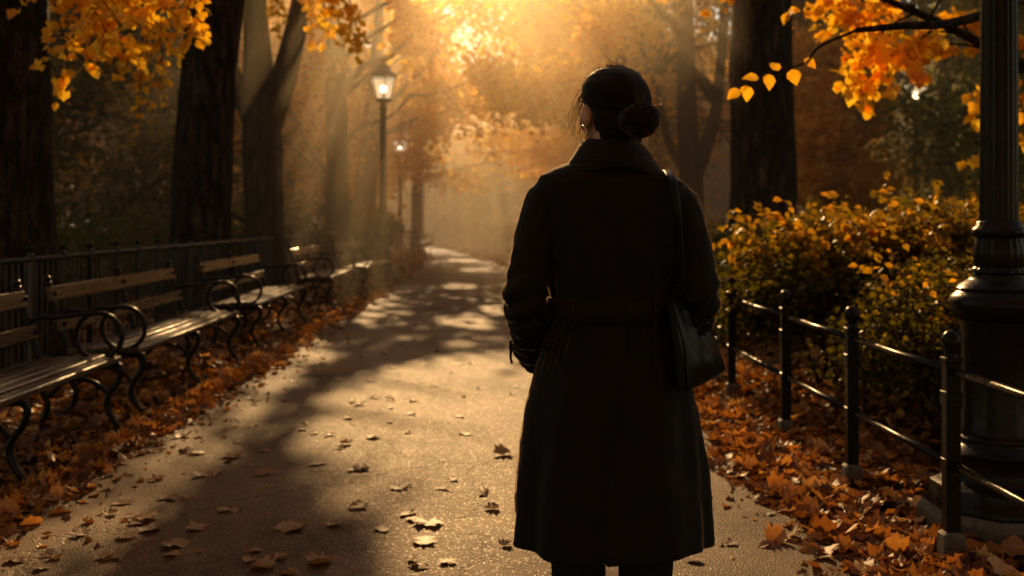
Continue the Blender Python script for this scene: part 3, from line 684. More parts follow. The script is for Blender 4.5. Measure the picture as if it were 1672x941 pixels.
# leaves lying singly on the path: each its own object
bases=[]
for k,(V,F) in enumerate(MAPLES):
    for c in range(2):
        lv=Leaves(); lv.add(np.zeros((1,3)),np.eye(3)[None],np.array([1.0]),(V*np.array([1,1,.6]),F),np.array([.55+.4*c if k%2 else .35+.5*c]))
        o=lv.build('fallen_leaf',M['leaf_path']); bases.append(o)
g=np.random.default_rng(8)
named=[(-1.82, 3.83), (-1.47, 3.85), (-1.29, 3.98), (-1.51, 4.09), (-1.45, 4.18), (-1.27, 4.19), (-0.89, 4.18), (-0.66, 4.49), (-0.52, 4.8), (-0.34, 4.01), (-0.7, 3.77), (-0.89, 3.72), (-0.52, 4.17), (-0.44, 4.38), (-1.2, 5.08), (-1.45, 5.13), (-1.51, 5.08), (-1.47, 5.47), (-0.13, 4.71), (-1.5, 4.66), (-1.71, 4.59), (-1.53, 4.34), (-0.34, 4.25), (-2.08, 4.34), (-2.04, 4.79), (-0.79, 5.92), (-0.27, 6.01), (-0.98, 5.29), (-0.75, 5.17), (-0.05, 5.49), (1.3, 4.05), (1.26, 4.34)]
spots=list(named)
while len(spots)<285:
    d=3.6+15*g.random()**1.55; a,b=path_edges(d); f=g.random()
    if g.random()<.5: f=min(f,g.random()) if g.random()<.6 else max(f,g.random())
    spots.append((a+(b-a)*f,d))
zf=lambda x,y: .006+.02*math.sin(math.pi*min(1,max(0,in_path_frac(x,y))))
for i,(x,y) in enumerate(spots):
    o=bases[i] if i<len(bases) else bases[int(g.integers(len(bases)))].copy()
    if i>=len(bases): COL.objects.link(o)
    s=(.115 if i<len(named) else .068)*g.uniform(.75,1.2)
    o.scale=(s,)*3; o.rotation_euler=(g.normal(0,.07)+(math.pi if g.random()<.25 else 0),g.normal(0,.09),g.uniform(0,6.28))
    co_=np.array([v.co for v in o.data.vertices]); mz=(co_@np.array(o.rotation_euler.to_matrix()).T)[:,2]*s
    o.location=(x,y,zf(x,y)+.002-float(np.quantile(mz,.12)))
    tag(o,'dry curled brown leaf lying on the asphalt path','fallen leaf','dry leaves scattered on the path')

# ------------------------------------------------------------------ lamp posts
def lamp(label,loc,group=None):
    t=thing('lamp_post',label,'lamp post',loc,0,group)
    fl=lambda a,z: 1-.055*np.abs(np.sin(a*10))
    fl2=lambda a,z: 1-.03*np.abs(np.sin(a*12))
    mb=MB(); mb.lathe([(.31,-.02),(.31,.085),(.29,.115)],8,rot=R(22.5)); mb.build('plinth',M['stone'],t,smooth=False)
    mb=MB(); mb.lathe([(.275,.11),(.28,.135),(.268,.15),(.262,.20),(.235,.215),(.205,.222),(.196,.235),(.196,.325),(.205,.335),(.19,.35),(.165,.362),(.158,.38),(.163,.39),(.148,.41)],8,rot=R(22.5))
    mb.lathe([(.148,.40),(.150,.42),(.142,.44),(.141,.85),(.148,.868)],64,rmod=lambda a,z:1-.012*np.abs(np.sin(a*8)))
    lf=lambda a,z: 1+.022*np.sin(a*14+np.sin(z*60)*1.5)*np.sin(a*28)
    mb.lathe([(.150,.862),(.172,.88),(.186,.905),(.189,.93),(.184,.955),(.168,.968),(.158,.978),(.160,.99),(.146,1.005),(.118,1.022),(.104,1.035),(.104,1.045),(.094,1.05)],56,rmod=lf)
    mb.lathe([(.096,1.048),(.105,1.055),(.104,1.066),(.093,1.075),(.096,1.09),(.099,1.12),(.098,1.15),(.090,1.18),(.086,1.195)],96,rmod=fl)
    mb.lathe([(.086,1.192),(.100,1.20),(.104,1.215),(.099,1.23),(.086,1.24),(.084,1.255),(.076,1.262)],48,rmod=lambda a,z:1+.02*np.sin(a*16))
    mb.build('base',M['iron'],t,auto=50)
    mb=MB(); mb.lathe([(.0735,1.258),(.073,1.4),(.064,3.4),(.060,3.55)],120,rmod=fl); mb.build('shaft',M['iron'],t,auto=60)
    mb=MB(); mb.lathe([(.062,3.54),(.085,3.56),(.088,3.58),(.07,3.61),(.055,3.66),(.06,3.7),(.10,3.73),(.165,3.745),(.175,3.765),(.13,3.772)],32); mb.build('collar',M['iron'],t,auto=50)
    # lantern: six-sided, wider at the top
    mb=MB()
    for k in range(6):
        a=R(60*k); mb.tube([(.165*math.cos(a),.165*math.sin(a),3.78),(.272*math.cos(a),.272*math.sin(a),4.27)],.011,6)
    for (r,z,h) in ((.165,3.785,.03),(.275,4.265,.035)):
        mb.lathe([(r*1.03,z-h/2),(r*1.05,z),(r*1.03,z+h/2),(r*.9,z+h/2),(r*.9,z-h/2),(r*1.03,z-h/2)],6)
    mb.build('lantern_frame',M['iron'],t,smooth=False)
    mb=MB(); mb.grid(np.array([(r*math.cos(R(60*k)),r*math.sin(R(60*k)),z) for r,z in ((.160,3.80),(.264,4.25)) for k in range(6)]),6,2,True)
    mb.build('lantern_glass',M['glass'],t,smooth=False)
    mb=MB(); mb.lathe([(.30,4.283),(.305,4.298),(.20,4.38),(.125,4.47),(.10,4.48)],6); mb.lathe([(.10,4.475),(.105,4.49),(.075,4.53),(.032,4.56),(.024,4.575),(.037,4.60),(.03,4.63),(.008,4.66),(.002,4.70)],16)
    mb.build('lantern_roof',M['iron'],t,auto=40)
    mb=MB(); mb.lathe([(.02,3.775),(.025,3.88),(.02,3.94)],12); mb.build('lamp_holder',M['iron'],t)
    mb=MB(); mb.ball((0,0,4.01),(.055,.055,.08)); mb.build('bulb',M['bulb'],t)
    return t
L0=lamp('large black fluted iron lamp post with ornate base at the right edge',(1.965,4.2,0))
dup(L0,(-2.72,22,0),R(45),'nearer lit lamp post on the left at the end of the benches')
dup(L0,(-4.3,40,0),R(20),'second smaller lit lamp post just right of the nearer one')
dup(L0,(-.15,62,0),R(30),'small hazy distant lamp post left of the woman shoulder')
dup(L0,(12.2,62,0),R(10),'tiny distant lamp post left of the massive right trunk')
dup(L0,(9.0,23.2,0),R(30),'dark lamp post in the right background under the yellow boughs')

# ------------------------------------------------------------------ benches
def bench(label,loc,rz):
    """local: x along the bench, +y toward the path, z up"""
    Ln=2.65; t=thing('park_bench',label,'bench',loc,rz,'park benches along the path')
    mb=MB()
    for k,(y,z,tl) in enumerate(((.02,.435,.10),(-.075,.443,.02),(-.170,.440,-.02),(-.265,.432,-.04),(-.355,.425,-.05))):
        mb.box((Ln/2,y-.03,z),(Ln-.02,.078,.036),0,1,.006)
    mb.build('seat',M['wood'],t,auto=35)
    mb=MB()
    for (y,z,h) in ((-.475,.595,.085),(-.535,.79,.10)):
        n0=mb.n; mb.box((0,0,0),(Ln-.04,.034,h),0,1,.006)
        V=mb.v[-1]; a=R(16); ca,sa=math.cos(a),math.sin(a)
        y0,z0=V[:,1]*ca-V[:,2]*sa,V[:,1]*sa+V[:,2]*ca; V[:,0]+=Ln/2; V[:,1]=y0+y; V[:,2]=z0+z
    mb.build('backrest',M['wood'],t,auto=35)
    for x in (.06,Ln/2,Ln-.06):
        mb=MB()
        # side frame of curved flat bars: back stay, seat bearer, front and rear leg
        for pts,r in (([(0,-.56,.87),(0,-.53,.76),(0,-.485,.60),(0,-.44,.46),(0,-.43,.38)],.022),
                      ([(0,-.43,.40),(0,-.30,.395),(0,-.14,.40),(0,.0,.405),(0,.045,.395)],.022),
                      ([(0,.03,.40),(0,.045,.36),(0,.02,.29),(0,-.03,.22),(0,-.035,.15),(0,.0,.08),(0,.045,.025),(0,.085,.015)],.020),
                      ([(0,-.43,.40),(0,-.45,.33),(0,-.42,.25),(0,-.385,.18),(0,-.40,.10),(0,-.46,.03),(0,-.50,.015)],.020),
                      ([(0,-.03,.23),(0,-.09,.29),(0,-.19,.32),(0,-.29,.30),(0,-.37,.22)],.015)):
            mb.tube(catmull(pts,6),r,8,up=(1,0,0),ell=(1.25,.85))
        mb.lathe([(.042,.0),(.042,.016),(.028,.026)],12,(0,.075,0)); mb.lathe([(.042,.0),(.042,.016),(.028,.026)],12,(0,-.49,0))
        mb.ball((0,-.565,.885),(.028,.026,.026),10,6)
        o=mb.build('frame',M['iron'],t); o.location=(x,0,0)
    for x in (.06,Ln-.06):
        mb=MB(); c=(-.085,.575); rr=.135
        arc=[(0,c[0]+rr*math.cos(q),c[1]+rr*math.sin(q)) for q in np.linspace(R(95),R(-248),26)]
        mb.tube(catmull([(0,-.50,.655),(0,-.43,.685),(0,-.33,.685),(0,-.22,.70)],5).tolist()+arc,.0165,8,up=(1,0,0),ell=(1.3,.9))
        o=mb.build('armrest',M['iron'],t); o.location=(x,0,0)
    for x in (.06,Ln/2,Ln-.06):
        for (y,z) in ((-.452,.603),(-.512,.798)):
            mb=MB(); mb.ball((0,0,0),(.017,.012,.017),10,6); o=mb.build('bolt',M['iron'],t); o.location=(x,y,z)
    return t
rzb=R(-90)  # x axis of the bench runs back toward the camera; +y to +x (path side)
def bpos(yfar,x): return (x,yfar,0)
tilt=math.atan(.027)
B0=bench('nearest bench, cut by the left edge of the photo',(-2.36,6.22,0),-math.pi/2+tilt)
dup(B0,(-2.45,9.2,0),-math.pi/2+tilt,'second bench from the left with sunlit seat slats')
dup(B0,(-2.56,12.72,0),-math.pi/2+tilt,'third bench from the left, in front of the forked trunk')
dup(B0,(-2.62,17.15,0),-math.pi/2+tilt,'fourth bench from the left, first of the hazy pair before the lamp')
dup(B0,(-2.40,20.2,0),-math.pi/2+tilt-.06,'fifth bench, ending at the nearer lit lamp post')
dup(B0,(-3.35,37.5,0),-math.pi/2+.25,'small distant dark bench where the path bends, left side')
dup(B0,(.22,30.6,0),math.pi/2+.13,'distant bench on the right side of the path beside the woman arm')

# ------------------------------------------------------------------ left iron fence
t=thing('iron_fence','low black iron picket fence with ball finials behind the benches','fence',(-3.62,3.2,0))
fx=lambda y: -.027*y*.6
ys=np.arange(0,20.4,.60)
for y in ys:
    mb=MB(); x=fx(y); y2=y+rnd.uniform(-.03,.03)
    mb.box((0,0,.5),(.04,.04,1.0),0,1,.005); mb.lathe([(.03,.97),(.032,.985),(.02,1.0),(.014,1.012)],10)
    o=mb.build('post',M['iron_dull'],t,auto=40); o.location=(x,y2,0)
    b=MB(); b.ball((0,0,1.035),.028,10,7); b.build('finial',M['iron'],o)
for z in (.955,.16):
    mb=MB(); mb.tube([(fx(0),-.1,z),(fx(10),10,z),(fx(20.3),20.3,z)],.021,6,ell=(1.1,.9)); mb.build('rail',M['iron_dull'],t)
mb=MB()
for y in np.arange(.1,20.2,.1): mb.tube([(fx(y),y,.1),(fx(y),y,.95)],.0075,5,cap=False)
mb.build('picket_panel',M['iron_dull'],t)

# ------------------------------------------------------------------ right railing
t=thing('path_railing','low black iron post and rail fence edging the path on the right','railing',(1.72,0,0))
rx=lambda y: -.0225*y+.0
posts=[1.75,2.8,3.87,4.93,6.03,7.37,8.7,10.1,11.5,13]
for y in posts:
    mb=MB(); mb.box((0,0,.375),(.054,.054,.75),0,1,.007); mb.box((0,0,.745),(.062,.062,.022),0,1,.004); mb.box((0,0,.60),(.062,.062,.06),0,1,.004); mb.box((0,0,.355),(.060,.060,.05),0,1,.004)
    mb.lathe([(.027,.752),(.022,.772),(.026,.785),(.034,.80),(.036,.818),(.031,.838),(.018,.851),(.004,.856)],14)
    o=mb.build('post',M['iron'],t,auto=40); o.location=(rx(y),y,0)
    b=MB(); b.box((0,0,.045),(.085,.085,.13),0,.92,.012); b.build('post_foot',M['stone'],o,auto=40)
for z in (.705,.36):
    for a,b_ in zip(posts[:-1],posts[1:]):
        mb=MB(); mb.tube([(rx(a),a+.02,z),(rx((a+b_)/2),(a+b_)/2,z-.004),(rx(b_),b_-.02,z)],.0155,12); mb.build('rail',M['iron'],t)

# ------------------------------------------------------------------ shrubs and hedges
def shrub(label,loc,rx_,ry_,h,n,mat='leaf_shrub',leaf=.045,tint=(.0,1),seed=1,name='shrub',group=None,shoots=16,tpl=BLADE,cat='shrub',topglow=.30):
    t=thing(name,label,cat,loc,0,group); g=np.random.default_rng(seed); rg=random.Random(seed); mb=MB(); lv=Leaves()
    tips=[]
    for k in range(14):
        a=rg.uniform(0,6.28); q=rg.random()**.5; e=np.array([rx_*.85*q*math.cos(a),ry_*.85*q*math.sin(a),h*(.55+.4*rg.random()*(1-q*.5))])
        b=np.array([e[0]*.25,e[1]*.25,0]); mid=(b+e)/2+np.array([rg.gauss(0,.06),rg.gauss(0,.06),.1])
        c=catmull([b,mid,e],5); mb.tube(c,np.linspace(.014,.004,len(c)),5,cap=False)
    mb.build('stem',M['bark'],t)
    # leaves gathered in clumps through the volume, denser at the skin
    nc=n//22; a=g.uniform(0,6.283,nc); u=g.random(nc); ph=np.arccos(1-1.25*u)
    r=g.uniform(.55,1.0,nc)**.5*(1+.16*np.sin(a*5+seed)+.15*np.sin(ph*7+a*3))
    C=np.stack([rx_*r*np.sin(ph)*np.cos(a),ry_*r*np.sin(ph)*np.sin(a),h*.52+h*.5*r*np.cos(ph)],1); C[:,2]=np.maximum(C[:,2],.12)
    P=np.repeat(C,22,0)+g.normal(0,1,(nc*22,3))*np.array([.075,.075,.065])
    k=len(P); nr=np.stack([g.normal(0,.6,k),g.normal(-.4,.7,k),np.full(k,.7)],1); aa=g.uniform(0,6.283,k)
    ax=np.stack([np.cos(aa),np.sin(aa),g.normal(-.25,.4,k)],1)
    tn=np.clip(g.uniform(tint[0],tint[1],k)*.54+topglow*np.clip(P[:,2]/h,0,1)**4+np.repeat(g.uniform(-.15,.15,nc),22),0,1)  # tint climbs toward the top: sunlit glow put into the leaf colour
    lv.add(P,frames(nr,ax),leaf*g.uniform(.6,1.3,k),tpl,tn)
    for k in range(shoots):   # long arching shoots breaking the outline
        a=rg.uniform(0,6.28); b=np.array([rx_*.7*math.cos(a)*rg.random(),ry_*.7*math.sin(a),h*rg.uniform(.7,.95)])
        d=np.array([math.cos(a)*.5,math.sin(a)*.3,rg.uniform(.3,1)]); L_=rg.uniform(.2,.55); q=[b]
        for m_ in range(6): d=d+np.array([0,0,-.09]); q.append(q[-1]+d/np.linalg.norm(d)*L_/6)
        q=np.array(q); 
        D=[];A=[]
        for m_ in range(16):
            f=rg.random()*5.99; j=int(f); D.append(q[j]+(q[j+1]-q[j])*(f-j)); s_=1 if m_%2 else -1
            A.append(np.array([rg.gauss(0,.6),rg.gauss(0,.6),rg.gauss(-.1,.3)])+d*.3)
        D=np.array(D);A=np.array(A)
        lv.add(D,frames(np.stack([g.normal(0,.5,16),g.normal(-.6,.5,16),np.full(16,.7)],1),A),leaf*1.25*g.uniform(.7,1.2,16),tpl,np.clip(g.uniform(.55,1,16),0,1))
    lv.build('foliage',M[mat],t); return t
shrub('large yellow tipped shrub behind the railing, nearest the woman',(2.42,7.7,0),.80,.9,1.18,15000,seed=71,shoots=80,leaf=.058)
shrub('bushy orange tipped shrub left of the foreground lamp post',(3.15,7.3,0),.85,.95,1.25,14000,seed=72,shoots=80,tint=(.05,1),leaf=.058)
shrub('dark lower shrub pressed against the foreground lamp post',(2.55,5.85,0),.62,.75,.92,11000,seed=73,shoots=24,tint=(-.1,.8),topglow=.2,leaf=.042)
shrub('shrub right of the foreground lamp post, half out of frame',(3.5,5.4,0),.8,.9,1.2,9000,seed=74,shoots=18,tint=(.0,.9))
shrub('low round clipped bush at the foot of the massive trunk',(2.75,11.3,0),.95,1.1,1.16,10000,mat='leaf_shrub',seed=75,shoots=8,tint=(-.1,.75),topglow=.15,leaf=.055,tpl=BLADE_S)
shrub('bush behind the yellow shrub toward the clearing',(4.4,10.6,0),1.0,1.0,1.3,9000,seed=76,shoots=26,tint=(.1,1),leaf=.06,tpl=BLADE_S)
shrub('small bright bush far right behind the lamp post',(5.2,9.2,0),1.0,1.0,1.35,8000,seed=77,shoots=26,tint=(.1,1),leaf=.06,tpl=BLADE_S)
shrub('leafy bush with glinting leaves left of the straight trunk',(-4.6,20.5,0),.8,1.0,1.55,6000,seed=78,shoots=20,tint=(0,.9),leaf=.08,tpl=BLADE_S)
shrub('orange bush at the foot of the straight trunk',(-3.9,27.5,0),.9,1.1,1.5,5000,seed=79,shoots=16,tint=(.2,1),leaf=.1,tpl=BLADE_S)
def hedge(label,pts,w,h,n,seed,leaf=.07,mat='leaf_green',tint=(0,.75)):
    g=np.random.default_rng(seed); c=catmull(pts,10); t=thing('hedge',label,'hedge',(float(c[0][0]),float(c[0][1]),0))
    mb=MB(); lv=Leaves(); i=g.integers(0,len(c)-1,n//16); f=g.random(n//16)[:,None]; C=c[i]*(1-f)+c[i+1]*f-np.array([c[0][0],c[0][1],0])
    k=len(C); a=g.uniform(-.3,3.44,k); r=g.uniform(.6,1,k)
    C=C+np.stack([w*r*np.cos(a),g.normal(0,.1,k),h*.35+h*.62*r*np.sin(a)*(1+.1*np.sin(C[:,1]*2.1))],1)
    P=np.repeat(C,16,0)+g.normal(0,1,(k*16,3))*.09; P[:,2]=np.maximum(P[:,2],.03); m_=len(P)
    aa=g.uniform(0,6.283,m_)
    lv.add(P,frames(np.stack([g.normal(0,.6,m_),g.normal(0,.6,m_),np.ones(m_)],1),np.stack([np.cos(aa),np.sin(aa),g.normal(-.2,.4,m_)],1)),leaf*g.uniform(.6,1.3,m_),BLADE_S,np.clip(g.uniform(*tint,m_)+np.repeat(g.uniform(-.1,.2,k),16),0,1))
    core=[]  # woody interior
    for q in c[::2]:
        b=q-np.array([c[0][0],c[0][1],0]); mb.tube([b+(0,0,0),b+(g.normal(0,.1),g.normal(0,.1),h*.5),b+(g.normal(0,.2),g.normal(0,.2),h*.85)],[.02,.015,.005],5,cap=False)
    mb.build('stem',M['bark'],t); lv.build('foliage',M[mat],t); return t
hedge('dark clipped hedge behind the iron fence between the left trunks',[(-6.2,8,0),(-6.3,14,0),(-6.4,20,0),(-6.3,27,0)],.75,1.32,16000,81,.075)
hedge('hazy low hedge along the right side of the path beyond the woman',[(1.9,27,0),(1.2,33,0),(.3,40,0),(-.9,48,0)],.7,1.0,9000,82,.11,tint=(0,.9))
hedge('hazy low hedge closing the bend of the path',[(-8.5,51,0),(-4,52,0),(0,51.5,0),(4,50,0)],.8,1.0,7000,83,.14,tint=(.1,1))
hedge('low dark hedge behind the right railing, hidden by the woman',[(2.5,9.4,0),(2.3,14,0),(2.2,20,0),(2.0,26,0)],.6,1.05,12000,84,.08,tint=(0,.8))
hedge('dark hedge edging the clearing behind the yellow shrubs',[(3.8,13.2,0),(6.5,13.6,0),(9.5,13.2,0),(12.5,13.5,0)],.7,1.12,10000,85,.08,tint=(0,.85))

# ------------------------------------------------------------------ the woman
PX,PY=.268,2.79
person=thing('person','woman seen from behind in a long belted black coat, dark hair in a low bun','person',(PX,PY,0))
def remesh(mb,name,mat,parent,vox=.006,smooth=8):
    o=mb.build(name,mat,None); 
    m1=o.modifiers.new('r','REMESH'); m1.mode='VOXEL'; m1.voxel_size=vox; m1.use_smooth_shade=True
    m2=o.modifiers.new('s','SMOOTH'); m2.iterations=smooth; m2.factor=.5
    dg=bpy.context.evaluated_depsgraph_get(); me=bpy.data.meshes.new_from_object(o.evaluated_get(dg))
    o.modifiers.clear(); old=o.data; o.data=me; bpy.data.meshes.remove(old); me.name=name
    me.polygons.foreach_set('use_smooth',[True]*len(me.polygons))
    if not me.materials: me.materials.append(mat)
    o.parent=parent; return o
YAW=R(24); HC=np.array([.004,.015,1.572])   # head centre (local to the person); she looks a little to the left
cy,sy=math.cos(YAW),math.sin(YAW)
HM=np.array([[cy,-sy,0],[sy,cy,0],[0,0,1.0]])
H=lambda x,y,z: tuple(HM@np.array([x,y,z])+HC)
mb=MB()
mb.ball(H(0,-.004,.012),(.078,.096,.088),28,16,HM)          # cranium
mb.ball(H(0,.030,-.045),(.062,.064,.075),24,14,HM)          # face
mb.ball(H(0,.050,-.095),(.036,.038,.030),18,10,HM)          # chin and jaw
mb.tube([H(0,.088,.012),H(0,.104,-.022),H(0,.112,-.040)],[.008,.011,.013],10)    # nose
mb.ball(H(0,.108,-.043),(.016,.011,.010),12,8,HM)
mb.ball(H(0,.092,-.070),(.024,.010,.005),14,8,HM); mb.ball(H(0,.090,-.079),(.021,.010,.006),14,8,HM)  # lips
for s in (-1,1):
    mb.ball(H(s*.084,-.006,-.030),(.010,.019,.031),14,10,HM@np.array([[1,.25*s,0],[-.25*s,1,0],[0,0,1]])) # ear
    mb.ball(H(s*.082,.002,-.055),(.008,.010,.011),10,8,HM)
    mb.ball(H(s*.030,.086,.012),(.022,.010,.006),12,8,HM)      # brow ridge
    mb.ball(H(s*.044,.058,-.040),(.024,.030,.026),12,8,HM); mb.ball(H(s*.050,.012,-.055),(.020,.034,.036),14,10,HM)     # cheek and jaw side
mb.tube([(0,-.012,1.36),(.002,-.010,1.44),(.006,.004,1.52)],[.062,.056,.054],16)   # neck
mb.ball((0,0,1.30),(.16,.085,.10),24,12); mb.ball((0,0,1.17),(.145,.09,.15),24,12); mb.ball((0,0,1.02),(.12,.08,.14),24,12); mb.ball((0,-.005,.88),(.155,.10,.13),24,12)
for s in (-1,1):
    mb.tube([(s*.085,0,.86),(s*.09,.005,.66),(s*.088,.01,.48),(s*.085,.0,.30),(s*.085,-.01,.10)],[.088,.075,.055,.052,.036],14)
    mb.ball((s*.088,.045,.045),(.038,.10,.04),14,8)
ARM={-1:[(-.155,0,1.345),(-.195,-.022,1.20),(-.220,-.035,1.075),(-.210,.06,.97),(-.182,.135,.895)],
      1:[(.155,0,1.33),(.190,-.022,1.19),(.214,-.035,1.065),(.200,.06,.965),(.170,.135,.895)]}
for s in (-1,1):
    mb.tube(catmull(ARM[s],5),np.interp(np.linspace(0,1,21),[0,.5,1],[.047,.038,.026]),12)
    w=np.array(ARM[s][-1]); u=np.array((-s*.25,.45,-.86)); u/=np.linalg.norm(u)
    pc=w+u*.05; mb.tube([w,w+u*.03,w+u*.085],[.024,.032,.034],12,ell=(1.15,.6),up=(0,1,.5))
    side=np.cross(u,np.array([s*1.0,.1,0])); side/=np.linalg.norm(side)
    for k,(o_,ln) in enumerate(((-.027,.066),(-.009,.076),(.009,.072),(.026,.058))):
        b=w+u*.075+side*o_; q=u*.75+np.array([-s*.5,.1,0]); q/=np.linalg.norm(q)
        mb.tube([b,b+u*ln*.45,b+u*ln*.45+q*ln*.3,b+u*ln*.4+q*ln*.55],[.0095,.009,.0085,.0065],8)
    b=w+u*.025-side*.026; mb.tube([b,b-side*.022+u*.025,b-side*.026+u*.055],[.012,.0105,.008],8)
remesh(mb,'body',M['skin'],person,.0055,6)
for s in (-1,1):
    mb=MB(); mb.ball(H(s*.031,.086,-.004),(.0125,.0115,.0115),14,10,HM); mb.build('eye',M['eye'],person)
# hair: cap drawn back into a low bun, plus single strands
BUN=np.array([.062,-.122,1.522])
mb=MB(); n1=120; V=[]
HZ=[.106,.103,.095,.08,.06,.03,0,-.03,-.06,-.085,-.11,-.135,-.155]
HX=[.006,.030,.052,.068,.079,.085,.085,.084,.078,.073,.064,.057,.052]
HB=[.006,.034,.062,.084,.101,.114,.119,.117,.107,.091,.076,.066,.060]
zl=np.linspace(.106,-.155,80)
for z in zl:
    rx_,rb=np.interp(z,HZ[::-1],HX[::-1]),np.interp(z,HZ[::-1],HB[::-1])
    for i in range(n1):
        a=2*math.pi*i/n1; ca,sa=math.cos(a),math.sin(a)
        x=rx_*ca; y=(rb if sa<0 else min(rb,.105)*.95)*sa
        hl=np.interp(z,[-.15,-.06,-.03,-.005,.02,.045,.07,.1],[-.042,-.042,-.036,-.012,.03,.062,.085,.2])   # hairline: skin shows in front of it
        k=1-.20*float(np.clip((y-hl)/.012,0,1)) if z<.09 else 1
        sd=noise.noise(Vector((a*11,z*6,1.3)))+.6*noise.noise(Vector((a*31,z*9,4.3)))
        p=np.array([x*k,y*k-.004,z])*(1+.012*sd*min(1,max(0,(.11-z)*20)))
        V.append(HM@p+HC)
mb.grid(np.array(V),n1,len(zl),True); hair=mb.build('hair',M['hair'],person)
mb=MB()
def coil(c,R1,r1,ax1,ax2,turn,ph,n=40):
    pts=[];rad=[]
    for k in range(n):
        t_=k/(n-1); a=ph+turn*2*math.pi*t_; rr=R1*(1-.45*t_)
        pts.append(c+rr*math.cos(a)*ax1+rr*math.sin(a)*ax2+np.array([0,-.022,0])*math.sin(t_*math.pi)); rad.append(r1*(.8+.35*math.sin(t_*math.pi)))
    mb.tube(pts,rad,12)
ax1=np.array([.95,-.3,0]); ax1/=np.linalg.norm(ax1); ax2=np.array([0,0,1.0])
mb.ball(BUN,(.040,.036,.040),24,14)
mb.ball(BUN+(.024,-.006,.012),(.025,.026,.026),16,10); mb.ball(BUN+(-.006,-.010,-.022),(.034,.026,.021),16,10); mb.ball(BUN+(-.016,-.006,.020),(.026,.026,.020),16,10); mb.ball(BUN+(-.02,.014,.0),(.038,.034,.038),16,10)
remesh(mb,'bun',M['hair'],hair,.004,3)
mb=MB(); rg=random.Random(9)
def strand(pts,r=.00055): mb.tube(pts,np.linspace(r,r*.5,len(pts)),3,cap=False)
for k in range(1300):      # strands lying on the cap, swept to the bun
    a=rg.uniform(0,6.283); ph=rg.uniform(.15,1.5)
    d=np.array([math.sin(ph)*math.cos(a),math.sin(ph)*math.sin(a),math.cos(ph)])
    if d[1]>.35 and d[2]<.5: continue
    e=np.linalg.inv(HM)@(BUN-HC); e=e/np.linalg.norm(e); q=[]
    for j in range(9):
        v=d*(1-j/9)+e*(j/9); v/=np.linalg.norm(v); p=v*np.array([.093,.119,.107])*(1+.02*rg.random())+np.array([0,-.004,.0]); q.append(HM@p+HC)
    strand(q,rg.uniform(.0005,.0011))
mb.build('hair_strands',M['hair_lock'],hair); mb=MB()
for k in range(260):     # strands wound round the bun
    a0=rg.uniform(0,6.28); n_=np.array([rg.gauss(.2,.35),rg.gauss(-1,.25),rg.gauss(0,.35)]); n_/=np.linalg.norm(n_); u_=np.cross(n_,[0,0,1]); u_/=np.linalg.norm(u_); v_=np.cross(n_,u_); rr=rg.uniform(.014,.040); h_=math.sqrt(max(0,.0425**2-rr*rr))
    mb.tube([BUN+n_*h_*(1+.03*math.sin(3*a0+t_))+u_*(rr+.004*t_/3)*math.cos(a0+t_)*1.06+v_*(rr+.004*t_/3)*math.sin(a0+t_) for t_ in np.linspace(0,rg.uniform(1.2,3),10)],rg.uniform(.0006,.0012),3,cap=False)
mb.build('bun_strands',M['hair_lock'],hair); mb=MB()
for k in range(320):      # fly-away hairs standing off the outline
    a=rg.uniform(0,6.283); ph=rg.uniform(0,1.6); d=np.array([math.sin(ph)*math.cos(a),math.sin(ph)*math.sin(a)*.6,math.cos(ph)])
    b=HM@(d*np.array([.089,.115,.104])+np.array([0,-.004,0]))+HC; v=HM@d*.5+np.array([rg.gauss(0,.5),rg.gauss(0,.5),rg.gauss(.1,.5)]); q=[b]
    for j in range(5): v=v+np.array([rg.gauss(0,.3),rg.gauss(0,.3),-.18]); q.append(q[-1]+v/np.linalg.norm(v)*rg.uniform(.003,.0075))
    strand(q,.0007)
for k in range(90):       # frizz round the bun
    v=np.array([rg.gauss(.5,.8),rg.gauss(-.2,.6),rg.gauss(-.1,.8)]); v/=np.linalg.norm(v); q=[BUN+v*.046]
    for j in range(5): v=v+np.array([rg.gauss(0,.25),rg.gauss(0,.25),-.12]); q.append(q[-1]+v/np.linalg.norm(v)*rg.uniform(.004,.011))
    strand(q,.0004)
for k in range(34):       # locks loose in front of the ear, and under the bun
    b=np.array(H(-.074+rg.gauss(0,.003),.028+rg.gauss(0,.012),.03+rg.gauss(0,.01))); q=[b]; v=np.array([-.55,.1,-.8])
    for j in range(8): v=v+np.array([rg.gauss(.06,.16),rg.gauss(0,.15),rg.gauss(-.06,.12)]); q.append(q[-1]+v/np.linalg.norm(v)*rg.uniform(.011,.018))
    strand(q,.0006)
for k in range(9):
    b=BUN+np.array([rg.gauss(0,.015),.01,-.035]); q=[b]; v=np.array([rg.gauss(.25,.25),0,-1])
    for j in range(7): v=v+np.array([rg.gauss(.05,.2),rg.gauss(0,.15),0]); q.append(q[-1]+v/np.linalg.norm(v)*rg.uniform(.008,.016))
    strand(q,.0005)
mb.build('loose_strands',M['strand'],hair)
mb=MB(); ec=np.array(H(-.089,.004,-.076)); mb.tube([ec+HM@np.array([.004*math.cos(a)*0,.019*math.cos(a),.021*math.sin(a)])@np.eye(3) for a in np.linspace(0,2*math.pi,29)],.0017,8,cap=False)
mb.build('earring',M['gold'],person)
